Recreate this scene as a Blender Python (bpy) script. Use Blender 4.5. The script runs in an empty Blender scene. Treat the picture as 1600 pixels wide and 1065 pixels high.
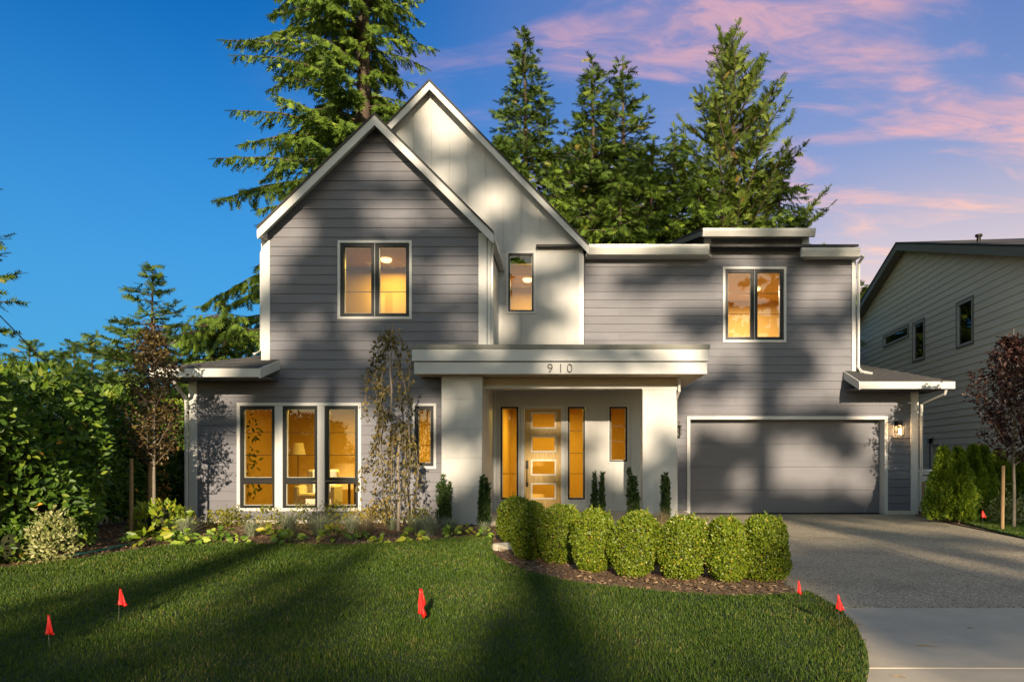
import bpy, bmesh, math, random
import numpy as np
from mathutils import Vector, Matrix

R = math.radians
SC = bpy.context.scene
COL = SC.collection
random.seed(11)
RNG = np.random.default_rng(11)

# ------------------------------------------------------------------ camera
F = 1067.0          # focal length in photo pixels (24 mm on a 36 mm sensor)
CX, HY = 880.0, 715.0
EYE = 1.43
cam_d = bpy.data.cameras.new('camera')
cam = bpy.data.objects.new('camera', cam_d)
COL.objects.link(cam)
cam.location = (0, 0, EYE)
cam.rotation_euler = (R(90), 0, 0)
cam_d.sensor_width = 36.0
cam_d.lens = 36.0 * F / 1600.0
cam_d.shift_x = (800.0 - CX) / 1600.0
cam_d.shift_y = (HY - 532.5) / 1600.0
cam_d.clip_start = 0.05
cam_d.clip_end = 2000
SC.camera = cam

# ------------------------------------------------------------------ light
SUN_EL, SUN_X = R(15.5), 0.105      # sun low behind the camera, a little to the right
sun_dir = Vector((SUN_X, -1.0, math.tan(SUN_EL) * math.hypot(1, SUN_X))).normalized()
sl = bpy.data.lights.new('sun', 'SUN')
so = bpy.data.objects.new('sun', sl)
COL.objects.link(so)
so.rotation_euler = sun_dir.to_track_quat('Z', 'Y').to_euler()
so.location = (8, -60, 40)
sl.energy = 5.0
sl.angle = R(0.6)
sl.color = (1.0, 0.83, 0.61)

SC.view_settings.view_transform = 'Standard'
SC.view_settings.look = 'None'
SC.view_settings.exposure = 0.78
SC.view_settings.gamma = 1.0
SC.view_settings.use_curve_mapping = False
SC.cycles.max_bounces = 7
SC.cycles.transparent_max_bounces = 12
SC.cycles.use_denoising = True

world = bpy.data.worlds.new('World')
SC.world = world
world.use_nodes = True
wn, wl = world.node_tree.nodes, world.node_tree.links
wn.clear()


def N(nodes, t, **kw):
    n = nodes.new(t)
    for k, v in kw.items():
        setattr(n, k, v)
    return n


def build_world():
    out = N(wn, 'ShaderNodeOutputWorld')
    bg = N(wn, 'ShaderNodeBackground')
    bg.inputs['Strength'].default_value = 0.118
    sky = N(wn, 'ShaderNodeTexSky', sky_type='NISHITA')
    sky.sun_disc = False
    sky.sun_elevation = SUN_EL
    sky.sun_rotation = math.atan2(sun_dir.x, sun_dir.y)
    sky.altitude = 100
    sky.air_density = 1.2
    sky.dust_density = 0.4
    sky.ozone_density = 2.5
    tc = N(wn, 'ShaderNodeTexCoord')
    sep = N(wn, 'ShaderNodeSeparateXYZ')
    wl.new(tc.outputs['Generated'], sep.inputs[0])

    def math_(op, a, b=None, clamp=False):
        m = N(wn, 'ShaderNodeMath', operation=op, use_clamp=clamp)
        for i, v in enumerate((a, b)):
            if v is None:
                continue
            if isinstance(v, (int, float)):
                m.inputs[i].default_value = v
            else:
                wl.new(v, m.inputs[i])
        return m.outputs[0]

    def maprange(v, a, b, c=0.0, d=1.0, smooth=True):
        m = N(wn, 'ShaderNodeMapRange')
        m.interpolation_type = 'SMOOTHSTEP' if smooth else 'LINEAR'
        wl.new(v, m.inputs[0])
        for i, q in enumerate((a, b, c, d)):
            m.inputs[i + 1].default_value = q
        return m.outputs[0]

    def mix(f, a, b, bt='MIX'):
        m = N(wn, 'ShaderNodeMix', data_type='RGBA', blend_type=bt)
        if isinstance(f, (int, float)):
            m.inputs[0].default_value = f
        else:
            wl.new(f, m.inputs[0])
        for i, v in ((6, a), (7, b)):
            if isinstance(v, tuple):
                m.inputs[i].default_value = (*v, 1)
            else:
                wl.new(v, m.inputs[i])
        return m.outputs[2]
    x, y, z = sep.outputs
    zc = math_('MAXIMUM', z, 0.0)
    away = maprange(y, -0.10, 0.55)          # 0 on the sun's side, 1 opposite
    tint = mix(1.0, sky.outputs[0], mix(away, SUN_SIDE, SKY_TINT), 'MULTIPLY')
    # thin streaky cirrus on a plane high above
    den = math_('ADD', zc, 0.22)
    comb = N(wn, 'ShaderNodeCombineXYZ')
    wl.new(math_('DIVIDE', x, den), comb.inputs[0])
    wl.new(math_('DIVIDE', y, den), comb.inputs[1])
    mp = N(wn, 'ShaderNodeMapping')
    mp.inputs['Rotation'].default_value = (0, 0, R(-38))
    mp.inputs['Scale'].default_value = (0.9, 2.3, 1)
    mp.inputs['Location'].default_value = (1.7, 0.45, 0)
    wl.new(comb.outputs[0], mp.inputs[0])
    nz = N(wn, 'ShaderNodeTexNoise')
    nz.inputs['Scale'].default_value = 2.3
    nz.inputs['Detail'].default_value = 9
    nz.inputs['Roughness'].default_value = 0.56
    nz.inputs['Distortion'].default_value = 0.9
    wl.new(mp.outputs[0], nz.inputs['Vector'])
    nz2 = N(wn, 'ShaderNodeTexNoise')
    nz2.inputs['Scale'].default_value = 0.8
    nz2.inputs['Detail'].default_value = 3
    wl.new(comb.outputs[0], nz2.inputs['Vector'])
    side = maprange(math_('ADD', x, math_('MULTIPLY', nz2.outputs[0], 0.25)), -0.30, 0.42)
    veil = math_('MULTIPLY', maprange(nz2.outputs[0], 0.28, 0.62), side)
    nz3 = N(wn, 'ShaderNodeTexNoise')
    nz3.inputs['Scale'].default_value = 7.0
    nz3.inputs['Detail'].default_value = 8
    nz3.inputs['Roughness'].default_value = 0.6
    nz3.inputs['Distortion'].default_value = 0.6
    wl.new(mp.outputs[0], nz3.inputs['Vector'])
    wisp = maprange(nz3.outputs[0], 0.34, 0.62, 0.25, 1.0)
    streak = math_('MULTIPLY', math_('MULTIPLY', maprange(nz.outputs[0], 0.43, 0.64), wisp), side)
    low = maprange(zc, 0.42, 0.16)
    pink = mix(low, CLOUD_HI, CLOUD_LO)
    c1 = mix(math_('MULTIPLY', math_('MULTIPLY', veil, 0.6), away), tint, VEIL)
    haze = math_('MULTIPLY', math_('MULTIPLY', maprange(zc, 0.58, 0.06), 0.78), away)
    glow = math_('MULTIPLY', maprange(zc, 0.42, 0.26), maprange(x, 0.16, 0.42))
    c1 = mix(haze, c1, mix(glow, mix(side, HAZE_L, HAZE_R), GLOW))
    c3 = mix(math_('MULTIPLY', math_('MULTIPLY', streak, math_('ADD', 0.6, math_('MULTIPLY', low, 0.4))), away), c1, pink)
    wl.new(c3, bg.inputs['Color'])
    wl.new(bg.outputs[0], out.inputs[0])


SKY_TINT = (0.015, 0.36, 0.74)
SUN_SIDE = (1.0, 0.90, 0.74)
VEIL = (1.4, 1.7, 3.2)
CLOUD_HI = (5.2, 2.6, 2.35)
CLOUD_LO = (7.4, 4.1, 2.2)
GLOW = (6.0, 4.3, 3.0)
HAZE_L = (0.5, 1.9, 3.4)
HAZE_R = (2.5, 2.75, 3.4)
build_world()


# ------------------------------------------------------------------ helpers
def PX(px, d):
    return (px - CX) * d / F


def PZ(py, d):
    return EYE + (HY - py) * d / F


def G(px, py, z=0.0):
    d = (EYE - z) * F / (py - HY)
    return (PX(px, d), d)


def tag(o, label=None, cat=None, group=None, kind=None):
    if label:
        o['label'] = label
    if cat:
        o['category'] = cat
    if group:
        o['group'] = group
    if kind:
        o['kind'] = kind
    return o


def empty(name, loc=(0, 0, 0), label=None, cat=None, group=None, kind=None, rz=0.0):
    o = bpy.data.objects.new(name, None)
    o.empty_display_size = 0.2
    o.location = loc
    o.rotation_euler = (0, 0, rz)
    COL.objects.link(o)
    return tag(o, label, cat, group, kind)


def link(name, me, parent=None, world_coords=False):
    o = bpy.data.objects.new(name, me)
    COL.objects.link(o)
    if parent is not None:
        o.parent = parent
        if world_coords and parent.parent is None:
            o.matrix_parent_inverse = Matrix.Translation(parent.location).inverted()
    return o


class MB:
    """collects simple shapes and turns them into one mesh"""

    def __init__(self):
        self.v, self.f = [], []

    def add(self, vs, fs):
        o = len(self.v)
        self.v += [tuple(p) for p in vs]
        self.f += [tuple(i + o for i in f) for f in fs]
        return self

    def box(self, x0, x1, y0, y1, z0, z1):
        vs = [(x, y, z) for x in (x0, x1) for y in (y0, y1) for z in (z0, z1)]
        return self.add(vs, [(0, 1, 3, 2), (4, 6, 7, 5), (0, 4, 5, 1), (2, 3, 7, 6), (0, 2, 6, 4), (1, 5, 7, 3)])

    def frame(self, x0, x1, z0, z1, w, y0, y1, wb=None, wt=None):
        """rectangular frame, outer size given, border w, between depths y0 < y1"""
        wb = w if wb is None else wb
        wt = w if wt is None else wt
        self.box(x0, x0 + w, y0, y1, z0, z1)
        self.box(x1 - w, x1, y0, y1, z0, z1)
        self.box(x0 + w, x1 - w, y0, y1, z0, z0 + wb)
        self.box(x0 + w, x1 - w, y0, y1, z1 - wt, z1)
        return self

    def prism_xz(self, poly, y0, y1, yf=None):
        """poly in XZ (list of (x,z)), extruded from y0 (front) to y1; yf(z) overrides the front depth"""
        n = len(poly)
        vs = [(x, yf(z) if yf else y0, z) for x, z in poly] + [(x, y1, z) for x, z in poly]
        a = sum(poly[i][0] * poly[(i + 1) % n][1] - poly[(i + 1) % n][0] * poly[i][1] for i in range(n))
        idx = list(range(n)) if a > 0 else list(range(n))[::-1]
        fs = [tuple(idx), tuple(i + n for i in idx[::-1])]
        for k in range(n):
            i, j = idx[k], idx[(k + 1) % n]
            fs.append((j, i, i + n, j + n))
        return self.add(vs, fs)

    def prism_xy(self, poly, z0, z1):
        n = len(poly)
        a = sum(poly[i][0] * poly[(i + 1) % n][1] - poly[(i + 1) % n][0] * poly[i][1] for i in range(n))
        if a < 0:
            poly = poly[::-1]
        vs = [(x, y, z1) for x, y in poly] + [(x, y, z0) for x, y in poly]
        fs = [tuple(range(n)), tuple(range(n, 2 * n))[::-1]]
        for i in range(n):
            j = (i + 1) % n
            fs.append((i, i + n, j + n, j))
        return self.add(vs, fs)

    def slab(self, quad, t):
        """a sloped quad (4 points, counter-clockwise seen from above) with thickness t downwards"""
        q = [Vector(p) for p in quad]
        vs = q + [p - Vector((0, 0, t)) for p in q]
        n = len(q)
        fs = [tuple(range(n)), tuple(range(n, 2 * n))[::-1]]
        for i in range(n):
            j = (i + 1) % n
            fs.append((i, i + n, j + n, j))
        return self.add(vs, fs)

    def tube(self, pts, rad, seg=6, cap=True):
        pts = [Vector(p) for p in pts]
        n = len(pts)
        rads = rad if isinstance(rad, (list, tuple)) else [rad] * n
        o = len(self.v)
        up = Vector((0.31, 0.17, 0.93)).normalized()
        for i, p in enumerate(pts):
            t = (pts[min(i + 1, n - 1)] - pts[max(i - 1, 0)])
            t = t.normalized() if t.length > 1e-9 else Vector((0, 0, 1))
            a = t.cross(up)
            if a.length < 0.15:
                a = t.cross(Vector((1, 0, 0)))
            a.normalize()
            b = t.cross(a)
            for k in range(seg):
                an = 2 * math.pi * k / seg
                self.v.append(tuple(p + (a * math.cos(an) + b * math.sin(an)) * rads[i]))
        for i in range(n - 1):
            for k in range(seg):
                k2 = (k + 1) % seg
                self.f.append((o + i * seg + k, o + i * seg + k2, o + (i + 1) * seg + k2, o + (i + 1) * seg + k))
        if cap:
            self.f.append(tuple(o + k for k in range(seg))[::-1])
            self.f.append(tuple(o + (n - 1) * seg + k for k in range(seg)))
        return self

    def lathe(self, prof, seg=16, c=(0, 0)):
        o = len(self.v)
        for r, z in prof:
            for k in range(seg):
                an = 2 * math.pi * k / seg
                self.v.append((c[0] + r * math.cos(an), c[1] + r * math.sin(an), z))
        for i in range(len(prof) - 1):
            for k in range(seg):
                k2 = (k + 1) % seg
                self.f.append((o + i * seg + k, o + i * seg + k2, o + (i + 1) * seg + k2, o + (i + 1) * seg + k))
        self.f.append(tuple(o + k for k in range(seg))[::-1])
        self.f.append(tuple(o + (len(prof) - 1) * seg + k for k in range(seg)))
        return self

    def mesh(self, name, mat, smooth=False):
        me = bpy.data.meshes.new(name)
        me.from_pydata(self.v, [], self.f)
        me.validate()
        if mat:
            me.materials.append(mat)
        if smooth:
            me.polygons.foreach_set('use_smooth', [True] * len(me.polygons))
        me.update()
        return me

    def build(self, name, mat, parent=None, world_coords=True, bevel=0.0, smooth=False):
        o = link(name, self.mesh(name, mat, smooth), parent, world_coords)
        if bevel > 0:
            m = o.modifiers.new('bevel', 'BEVEL')
            m.width = bevel
            m.segments = 1
            m.limit_method = 'ANGLE'
        return o


def clip_half(poly, axis, val, keep_less):
    out = []
    n = len(poly)
    for i in range(n):
        a, b = poly[i], poly[(i + 1) % n]
        ia = (a[axis] <= val) if keep_less else (a[axis] >= val)
        ib = (b[axis] <= val) if keep_less else (b[axis] >= val)
        if ia:
            out.append(a)
        if ia != ib:
            t = (val - a[axis]) / (b[axis] - a[axis])
            out.append((a[0] + t * (b[0] - a[0]), a[1] + t * (b[1] - a[1])))
    return out


def area(p):
    return abs(sum(p[i][0] * p[(i + 1) % len(p)][1] - p[(i + 1) % len(p)][0] * p[i][1] for i in range(len(p)))) / 2


def clip_rect(poly, x0, x1, z0, z1):
    for ax, v, l in ((0, x0, False), (0, x1, True), (1, z0, False), (1, z1, True)):
        poly = clip_half(poly, ax, v, l)
        if len(poly) < 3:
            return []
    return poly if area(poly) > 1e-5 else []


def minus_rects(polys, rects):
    for (x0, x1, z0, z1) in rects:
        nxt = []
        for p in polys:
            xs = [q[0] for q in p]
            zs = [q[1] for q in p]
            if max(xs) <= x0 or min(xs) >= x1 or max(zs) <= z0 or min(zs) >= z1:
                nxt.append(p)
                continue
            l = clip_half(p, 0, x0, True)
            r = clip_half(p, 0, x1, False)
            m = clip_half(clip_half(p, 0, x0, False) or [(0, 0)], 0, x1, True)
            for q in (l, r):
                if len(q) >= 3 and area(q) > 1e-5:
                    nxt.append(q)
            if len(m) >= 3:
                for q in (clip_half(m, 1, z0, True), clip_half(m, 1, z1, False)):
                    if len(q) >= 3 and area(q) > 1e-5:
                        nxt.append(q)
        polys = nxt
    return polys


# ------------------------------------------------------------------ materials
MATS = {}


def mat_base(name):
    m = bpy.data.materials.new(name)
    m.use_nodes = True
    nt = m.node_tree
    b = nt.nodes['Principled BSDF']
    MATS[name] = m
    return m, nt.nodes, nt.links, b


def ramp(n, stops):
    r = n.new('ShaderNodeValToRGB')
    e = r.color_ramp.elements
    while len(e) < len(stops):
        e.new(0.5)
    for i, (p, c) in enumerate(stops):
        e[i].position = p
        e[i].color = (*c, 1)
    return r


def mk(name, col, rough=0.6, var=0.12, scale=6.0, bump=0.0, bscale=40.0, stretch=(1, 1, 1), spec=0.35,
       objvar=0.0, metal=0.0, dirt=0.0, dirtcol=(0.2, 0.17, 0.13)):
    """painted / plain surface: soft mottling, fine bump, optional tone change from piece to piece"""
    m, n, l, b = mat_base(name)
    tc = n.new('ShaderNodeTexCoord')
    mp = n.new('ShaderNodeMapping')
    mp.inputs['Scale'].default_value = stretch
    l.new(tc.outputs['Object'], mp.inputs[0])
    nz = n.new('ShaderNodeTexNoise')
    nz.inputs['Scale'].default_value = scale
    nz.inputs['Detail'].default_value = 6
    nz.inputs['Roughness'].default_value = 0.65
    l.new(mp.outputs[0], nz.inputs['Vector'])
    lo = tuple(c * (1 - var) for c in col)
    hi = tuple(min(1, c * (1 + var)) for c in col)
    r = ramp(n, [(0.3, lo), (0.7, hi)])
    l.new(nz.outputs[0], r.inputs[0])
    c = r.outputs[0]
    if objvar:
        oi = n.new('ShaderNodeObjectInfo')
        hs = n.new('ShaderNodeHueSaturation')
        mr = n.new('ShaderNodeMapRange')
        l.new(oi.outputs['Random'], mr.inputs[0])
        mr.inputs[3].default_value = 1 - objvar
        mr.inputs[4].default_value = 1 + objvar
        l.new(mr.outputs[0], hs.inputs['Value'])
        l.new(c, hs.inputs['Color'])
        c = hs.outputs[0]
    if dirt:
        nd = n.new('ShaderNodeTexNoise')
        nd.inputs['Scale'].default_value = 1.3
        nd.inputs['Detail'].default_value = 8
        l.new(tc.outputs['Object'], nd.inputs['Vector'])
        rd = ramp(n, [(0.5, (0, 0, 0)), (0.75, (1, 1, 1))])
        l.new(nd.outputs[0], rd.inputs[0])
        mu = n.new('ShaderNodeMath')
        mu.operation = 'MULTIPLY'
        mu.inputs[1].default_value = dirt
        l.new(rd.outputs[0], mu.inputs[0])
        mx = n.new('ShaderNodeMix')
        mx.data_type = 'RGBA'
        l.new(mu.outputs[0], mx.inputs[0])
        l.new(c, mx.inputs[6])
        mx.inputs[7].default_value = (*dirtcol, 1)
        c = mx.outputs[2]
    l.new(c, b.inputs['Base Color'])
    b.inputs['Roughness'].default_value = rough
    b.inputs['Specular IOR Level'].default_value = spec
    b.inputs['Metallic'].default_value = metal
    if bump:
        nb = n.new('ShaderNodeTexNoise')
        nb.inputs['Scale'].default_value = bscale
        nb.inputs['Detail'].default_value = 5
        l.new(mp.outputs[0], nb.inputs['Vector'])
        bp = n.new('ShaderNodeBump')
        bp.inputs['Strength'].default_value = bump
        bp.inputs['Distance'].default_value = 0.01
        l.new(nb.outputs[0], bp.inputs['Height'])
        l.new(bp.outputs[0], b.inputs['Normal'])
    return m


def leafmat(name, stops, trans=0.35, rough=0.45, spec=0.4, patch=0.0):
    """foliage: colour picked per leaf from a ramp, light shining through"""
    m, n, l, b = mat_base(name)
    at = n.new('ShaderNodeAttribute')
    at.attribute_name = 'var'
    r = ramp(n, stops)
    fac = at.outputs['Fac']
    if patch:
        tc = n.new('ShaderNodeTexCoord')
        nz = n.new('ShaderNodeTexNoise')
        nz.inputs['Scale'].default_value = patch
        nz.inputs['Detail'].default_value = 3
        l.new(tc.outputs['Object'], nz.inputs['Vector'])
        a = n.new('ShaderNodeMath')
        a.operation = 'MULTIPLY_ADD'
        l.new(nz.outputs[0], a.inputs[0])
        a.inputs[1].default_value = 0.7
        a.inputs[2].default_value = -0.37
        ad = n.new('ShaderNodeMath')
        ad.operation = 'ADD'
        ad.use_clamp = True
        l.new(fac, ad.inputs[0])
        l.new(a.outputs[0], ad.inputs[1])
        fac = ad.outputs[0]
    l.new(fac, r.inputs[0])
    l.new(r.outputs[0], b.inputs['Base Color'])
    b.inputs['Roughness'].default_value = rough
    b.inputs['Specular IOR Level'].default_value = spec
    tr = n.new('ShaderNodeBsdfTranslucent')
    hs = n.new('ShaderNodeHueSaturation')
    hs.inputs['Value'].default_value = 1.25
    l.new(r.outputs[0], hs.inputs['Color'])
    l.new(hs.outputs[0], tr.inputs['Color'])
    mx = n.new('ShaderNodeMixShader')
    mx.inputs[0].default_value = trans
    l.new(b.outputs[0], mx.inputs[1])
    l.new(tr.outputs[0], mx.inputs[2])
    l.new(mx.outputs[0], n['Material Output'].inputs[0])
    return m


def emitmat(name, col, strength):
    m, n, l, b = mat_base(name)
    b.inputs['Base Color'].default_value = (*col, 1)
    b.inputs['Emission Color'].default_value = (*col, 1)
    b.inputs['Emission Strength'].default_value = strength
    return m


M_SIDING = mk('grey_lap_siding', (0.146, 0.143, 0.160), 0.55, 0.10, 7, 0.35, 60, (0.35, 1, 5), objvar=0.07)
M_SIDEBACK = mk('grey_wall_sheathing', (0.10, 0.096, 0.107), 0.7)
M_WHITE = mk('white_painted_board', (0.47, 0.458, 0.432), 0.5, 0.035, 3, 0.12, 50, (3, 1, 0.5), objvar=0.03)
M_TRIM = mk('white_trim_paint', (0.53, 0.518, 0.495), 0.42, 0.03, 4, 0.06, 40)
M_GUTTER = mk('white_gutter_metal', (0.50, 0.488, 0.455), 0.32, 0.04, 5, spec=0.5)
M_SOFFIT = mk('tan_soffit', (0.46, 0.36, 0.23), 0.6, 0.05, 3)
M_BLACK = mk('black_window_frame', (0.010, 0.0115, 0.011), 0.45, 0.1, 5, spec=0.3)
M_ROOF = mk('charcoal_shingle', (0.055, 0.052, 0.050), 0.85, 0.4, 14, 0.8, 120, dirt=0.15)
M_CONC = mk('pale_concrete', (0.50, 0.43, 0.325), 0.8, 0.12, 2.5, 0.25, 90, dirt=0.25, dirtcol=(0.24, 0.22, 0.19))
M_FOUND = mk('foundation_concrete', (0.50, 0.46, 0.38), 0.85, 0.12, 5, 0.3, 60)
M_GDOOR = mk('grey_garage_door', (0.144, 0.141, 0.155), 0.5, 0.06, 6, 0.15, 70, (0.3, 1, 4))
M_ROOM = mk('interior_wall_paint', (0.48, 0.31, 0.085), 0.7, 0.04, 1.0)
M_FLOOR = mk('interior_oak_floor', (0.34, 0.22, 0.12), 0.4, 0.2, 5, 0, 40, (1, 8, 1))
M_BRONZE = mk('dark_bronze', (0.022, 0.019, 0.017), 0.35, 0.1, 10, metal=0.4)
M_RED = mk('red_flag_plastic', (0.62, 0.016, 0.012), 0.4, 0.08, 20)
M_WIRE = mk('flag_wire_steel', (0.30, 0.29, 0.27), 0.4, 0.1, 20, metal=0.8)
M_STAKE = mk('wooden_stake', (0.30, 0.19, 0.09), 0.8, 0.2, 10, 0.4, 60, (4, 4, 0.5))
M_BARK = mk('fir_bark', (0.085, 0.060, 0.042), 0.9, 0.35, 6, 0.9, 20, (3, 3, 0.6))
M_BARKP = mk('pale_young_bark', (0.20, 0.165, 0.125), 0.8, 0.3, 14, 0.4, 40, (2, 2, 0.7))
M_NEIGH = mk('pale_neighbour_siding', (0.80, 0.70, 0.57), 0.6, 0.05, 5, 0.2, 60, (0.35, 1, 5), objvar=0.03)
M_NTRIM = mk('olive_grey_trim', (0.19, 0.185, 0.155), 0.55, 0.06, 5)
M_NFRAME = mk('neighbour_window_frame', (0.50, 0.47, 0.42), 0.5, 0.04, 5)
M_BINW = mk('white_plastic_bin', (0.66, 0.64, 0.60), 0.4, 0.05, 5)
M_STONE = mk('pale_field_stone', (0.50, 0.43, 0.325), 0.85, 0.2, 12, 0.6, 20)
M_HOSE = mk('green_hose_rubber', (0.03, 0.16, 0.12), 0.4, 0.15, 10)
M_CABLE = mk('black_cable', (0.012, 0.012, 0.012), 0.5)
M_FENCE = mk('weathered_cedar', (0.22, 0.15, 0.09), 0.85, 0.25, 6, 0.4, 40, (6, 6, 0.6), objvar=0.15)
M_SOFA = mk('cream_upholstery', (0.70, 0.62, 0.48), 0.8, 0.06, 12, 0.2, 200)
M_DARKWOOD = mk('dark_wood', (0.07, 0.042, 0.022), 0.5, 0.2, 8, 0, 40, (1, 1, 6))


def make_wood_door():
    m, n, l, b = mat_base('oak_door')
    tc = n.new('ShaderNodeTexCoord')
    mp = n.new('ShaderNodeMapping')
    mp.inputs['Scale'].default_value = (14, 14, 0.9)
    l.new(tc.outputs['Object'], mp.inputs[0])
    nz = n.new('ShaderNodeTexNoise')
    nz.inputs['Scale'].default_value = 3
    nz.inputs['Detail'].default_value = 8
    nz.inputs['Distortion'].default_value = 1.2
    l.new(mp.outputs[0], nz.inputs['Vector'])
    r = ramp(n, [(0.3, (0.32, 0.18, 0.045)), (0.55, (0.50, 0.31, 0.07)), (0.75, (0.58, 0.38, 0.095))])
    l.new(nz.outputs[0], r.inputs[0])
    l.new(r.outputs[0], b.inputs['Base Color'])
    b.inputs['Roughness'].default_value = 0.42
    return m


M_DOOR = make_wood_door()


def make_glass():
    m, n, l, b = mat_base('window_glass')
    n.remove(b)
    fr = n.new('ShaderNodeFresnel')
    fr.inputs[0].default_value = 1.5
    gain = n.new('ShaderNodeMath')
    gain.operation = 'MULTIPLY'
    gain.use_clamp = True
    gain.inputs[1].default_value = 1.35
    l.new(fr.outputs[0], gain.inputs[0])
    t = n.new('ShaderNodeBsdfTransparent')
    t.inputs[0].default_value = (0.93, 0.93, 0.90, 1)
    g = n.new('ShaderNodeBsdfGlossy')
    g.inputs['Roughness'].default_value = 0.0
    mx = n.new('ShaderNodeMixShader')
    l.new(gain.outputs[0], mx.inputs[0])
    l.new(t.outputs[0], mx.inputs[1])
    l.new(g.outputs[0], mx.inputs[2])
    l.new(mx.outputs[0], n['Material Output'].inputs[0])
    return m


M_GLASS = make_glass()
M_LAMP = emitmat('lit_ceiling_lamp', (1.0, 0.66, 0.26), 2.2)
M_BULB = emitmat('lit_candle_bulb', (1.0, 0.66, 0.30), 30.0)


def make_aggregate():
    m, n, l, b = mat_base('exposed_aggregate')
    tc = n.new('ShaderNodeTexCoord')
    v = n.new('ShaderNodeTexVoronoi')
    v.inputs['Scale'].default_value = 75
    l.new(tc.outputs['Object'], v.inputs['Vector'])
    r = ramp(n, [(0.0, (0.13, 0.105, 0.072)), (0.45, (0.30, 0.25, 0.175)), (0.8, (0.45, 0.38, 0.265)), (1.0, (0.60, 0.52, 0.37))])
    s = n.new('ShaderNodeSeparateColor')
    l.new(v.outputs['Color'], s.inputs[0])
    l.new(s.outputs[0], r.inputs[0])
    nz = n.new('ShaderNodeTexNoise')
    nz.inputs['Scale'].default_value = 1.1
    nz.inputs['Detail'].default_value = 7
    l.new(tc.outputs['Object'], nz.inputs['Vector'])
    r2 = ramp(n, [(0.28, (0.80, 0.79, 0.78)), (0.5, (1.05, 1.04, 1.02)), (0.72, (1.2, 1.19, 1.16))])
    l.new(nz.outputs[0], r2.inputs[0])
    mx = n.new('ShaderNodeMix')
    mx.data_type = 'RGBA'
    mx.blend_type = 'MULTIPLY'
    mx.inputs[0].default_value = 1
    l.new(r.outputs[0], mx.inputs[6])
    l.new(r2.outputs[0], mx.inputs[7])
    l.new(mx.outputs[2], b.inputs['Base Color'])
    b.inputs['Roughness'].default_value = 0.75
    bp = n.new('ShaderNodeBump')
    bp.inputs['Strength'].default_value = 0.6
    bp.inputs['Distance'].default_value = 0.006
    l.new(v.outputs['Distance'], bp.inputs['Height'])
    bp.invert = True
    l.new(bp.outputs[0], b.inputs['Normal'])
    return m


M_AGG = make_aggregate()


def make_ground(name, stops, scale, bump):
    m, n, l, b = mat_base(name)
    tc = n.new('ShaderNodeTexCoord')
    nz = n.new('ShaderNodeTexNoise')
    nz.inputs['Scale'].default_value = scale
    nz.inputs['Detail'].default_value = 9
    nz.inputs['Roughness'].default_value = 0.75
    l.new(tc.outputs['Object'], nz.inputs['Vector'])
    r = ramp(n, stops)
    l.new(nz.outputs[0], r.inputs[0])
    l.new(r.outputs[0], b.inputs['Base Color'])
    b.inputs['Roughness'].default_value = 0.95
    bp = n.new('ShaderNodeBump')
    bp.inputs['Strength'].default_value = bump
    bp.inputs['Distance'].default_value = 0.03
    l.new(nz.outputs[0], bp.inputs['Height'])
    l.new(bp.outputs[0], b.inputs['Normal'])
    return m


M_MULCH = make_ground('bark_mulch', [(0.3, (0.07, 0.040, 0.022)), (0.5, (0.19, 0.112, 0.06)), (0.72, (0.33, 0.21, 0.12))], 14, 1.0)
M_SOIL = make_ground('lawn_soil', [(0.3, (0.018, 0.030, 0.008)), (0.7, (0.04, 0.055, 0.015))], 10, 0.6)
M_FIELD = make_ground('rough_grass', [(0.3, (0.03, 0.045, 0.012)), (0.6, (0.05, 0.07, 0.02)), (0.8, (0.08, 0.085, 0.03))], 0.8, 0.6)

# ------------------------------------------------------------------ ground
def sheet(name, poly, z0, z1, mat, kind='structure', parent=None):
    o = MB().prism_xy(poly, z0, z1).build(name, mat, parent)
    if parent is None:
        o['kind'] = kind
    return o


sheet('ground', [(-400, -300), (400, -300), (400, 600), (-400, 600)], -0.5, -0.06, M_FIELD)

LAWN = [(-9.5, 1.5), (-9.5, 8.2)] + [G(*p) for p in [
    (-120, 905), (0, 892), (60, 884), (120, 877), (180, 867), (250, 856), (320, 849), (400, 852), (460, 853), (520, 854), (600, 852),
    (680, 846), (740, 839), (772, 836), (768, 852), (772, 868), (790, 882), (830, 897), (880, 909), (950, 920),
    (1040, 928), (1130, 934), (1200, 934), (1245, 930), (1262, 926), (1285, 938), (1312, 955), (1338, 983), (1355, 1020), (1358, 1045),
    (1352, 1080), (1330, 1120), (1280, 1190)]] + [(0.4, 2.6), (-0.6, 1.5)]
LAWN_R = [G(*p) for p in [(1478, 811), (1520, 809), (1600, 813), (1680, 818)]] + [(11.5, 13.5), (9.4, 8.6), (7.45, 8.6)] + [
    G(*p) for p in [(1680, 863), (1600, 841), (1540, 826)]]
sheet('mulch_bed', [(-11, 6.5), (-2, 6.5), (2.55, 6.9), (2.62, 13.2), (2.62, 17.6), (-11, 17.6)], -0.05, -0.004, M_MULCH)
sheet('mulch_bed_right', [(8.0, 9), (12.5, 9), (12.5, 20), (8.9, 20), (8.7, 16.5)], -0.05, -0.008, M_MULCH)
lawn = sheet('lawn', LAWN, -0.05, 0.028, M_SOIL)
lawn_r = sheet('lawn_right', LAWN_R, -0.05, 0.022, M_SOIL)

drive = sheet('driveway', [(-0.3, -2), (14, -2), (14, 8.6), (8.4, 10.5), (8.95, 17.6), (2.6, 17.6), (2.40, 6.5), (-0.3, 2.2)], -0.056, -0.03, M_SIDEBACK)


def slab_piece(poly, mat, name='concrete_slab'):
    o = MB().prism_xy(poly, -0.029, 0.0).build(name, mat, drive, bevel=0.006)
    return o


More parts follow.
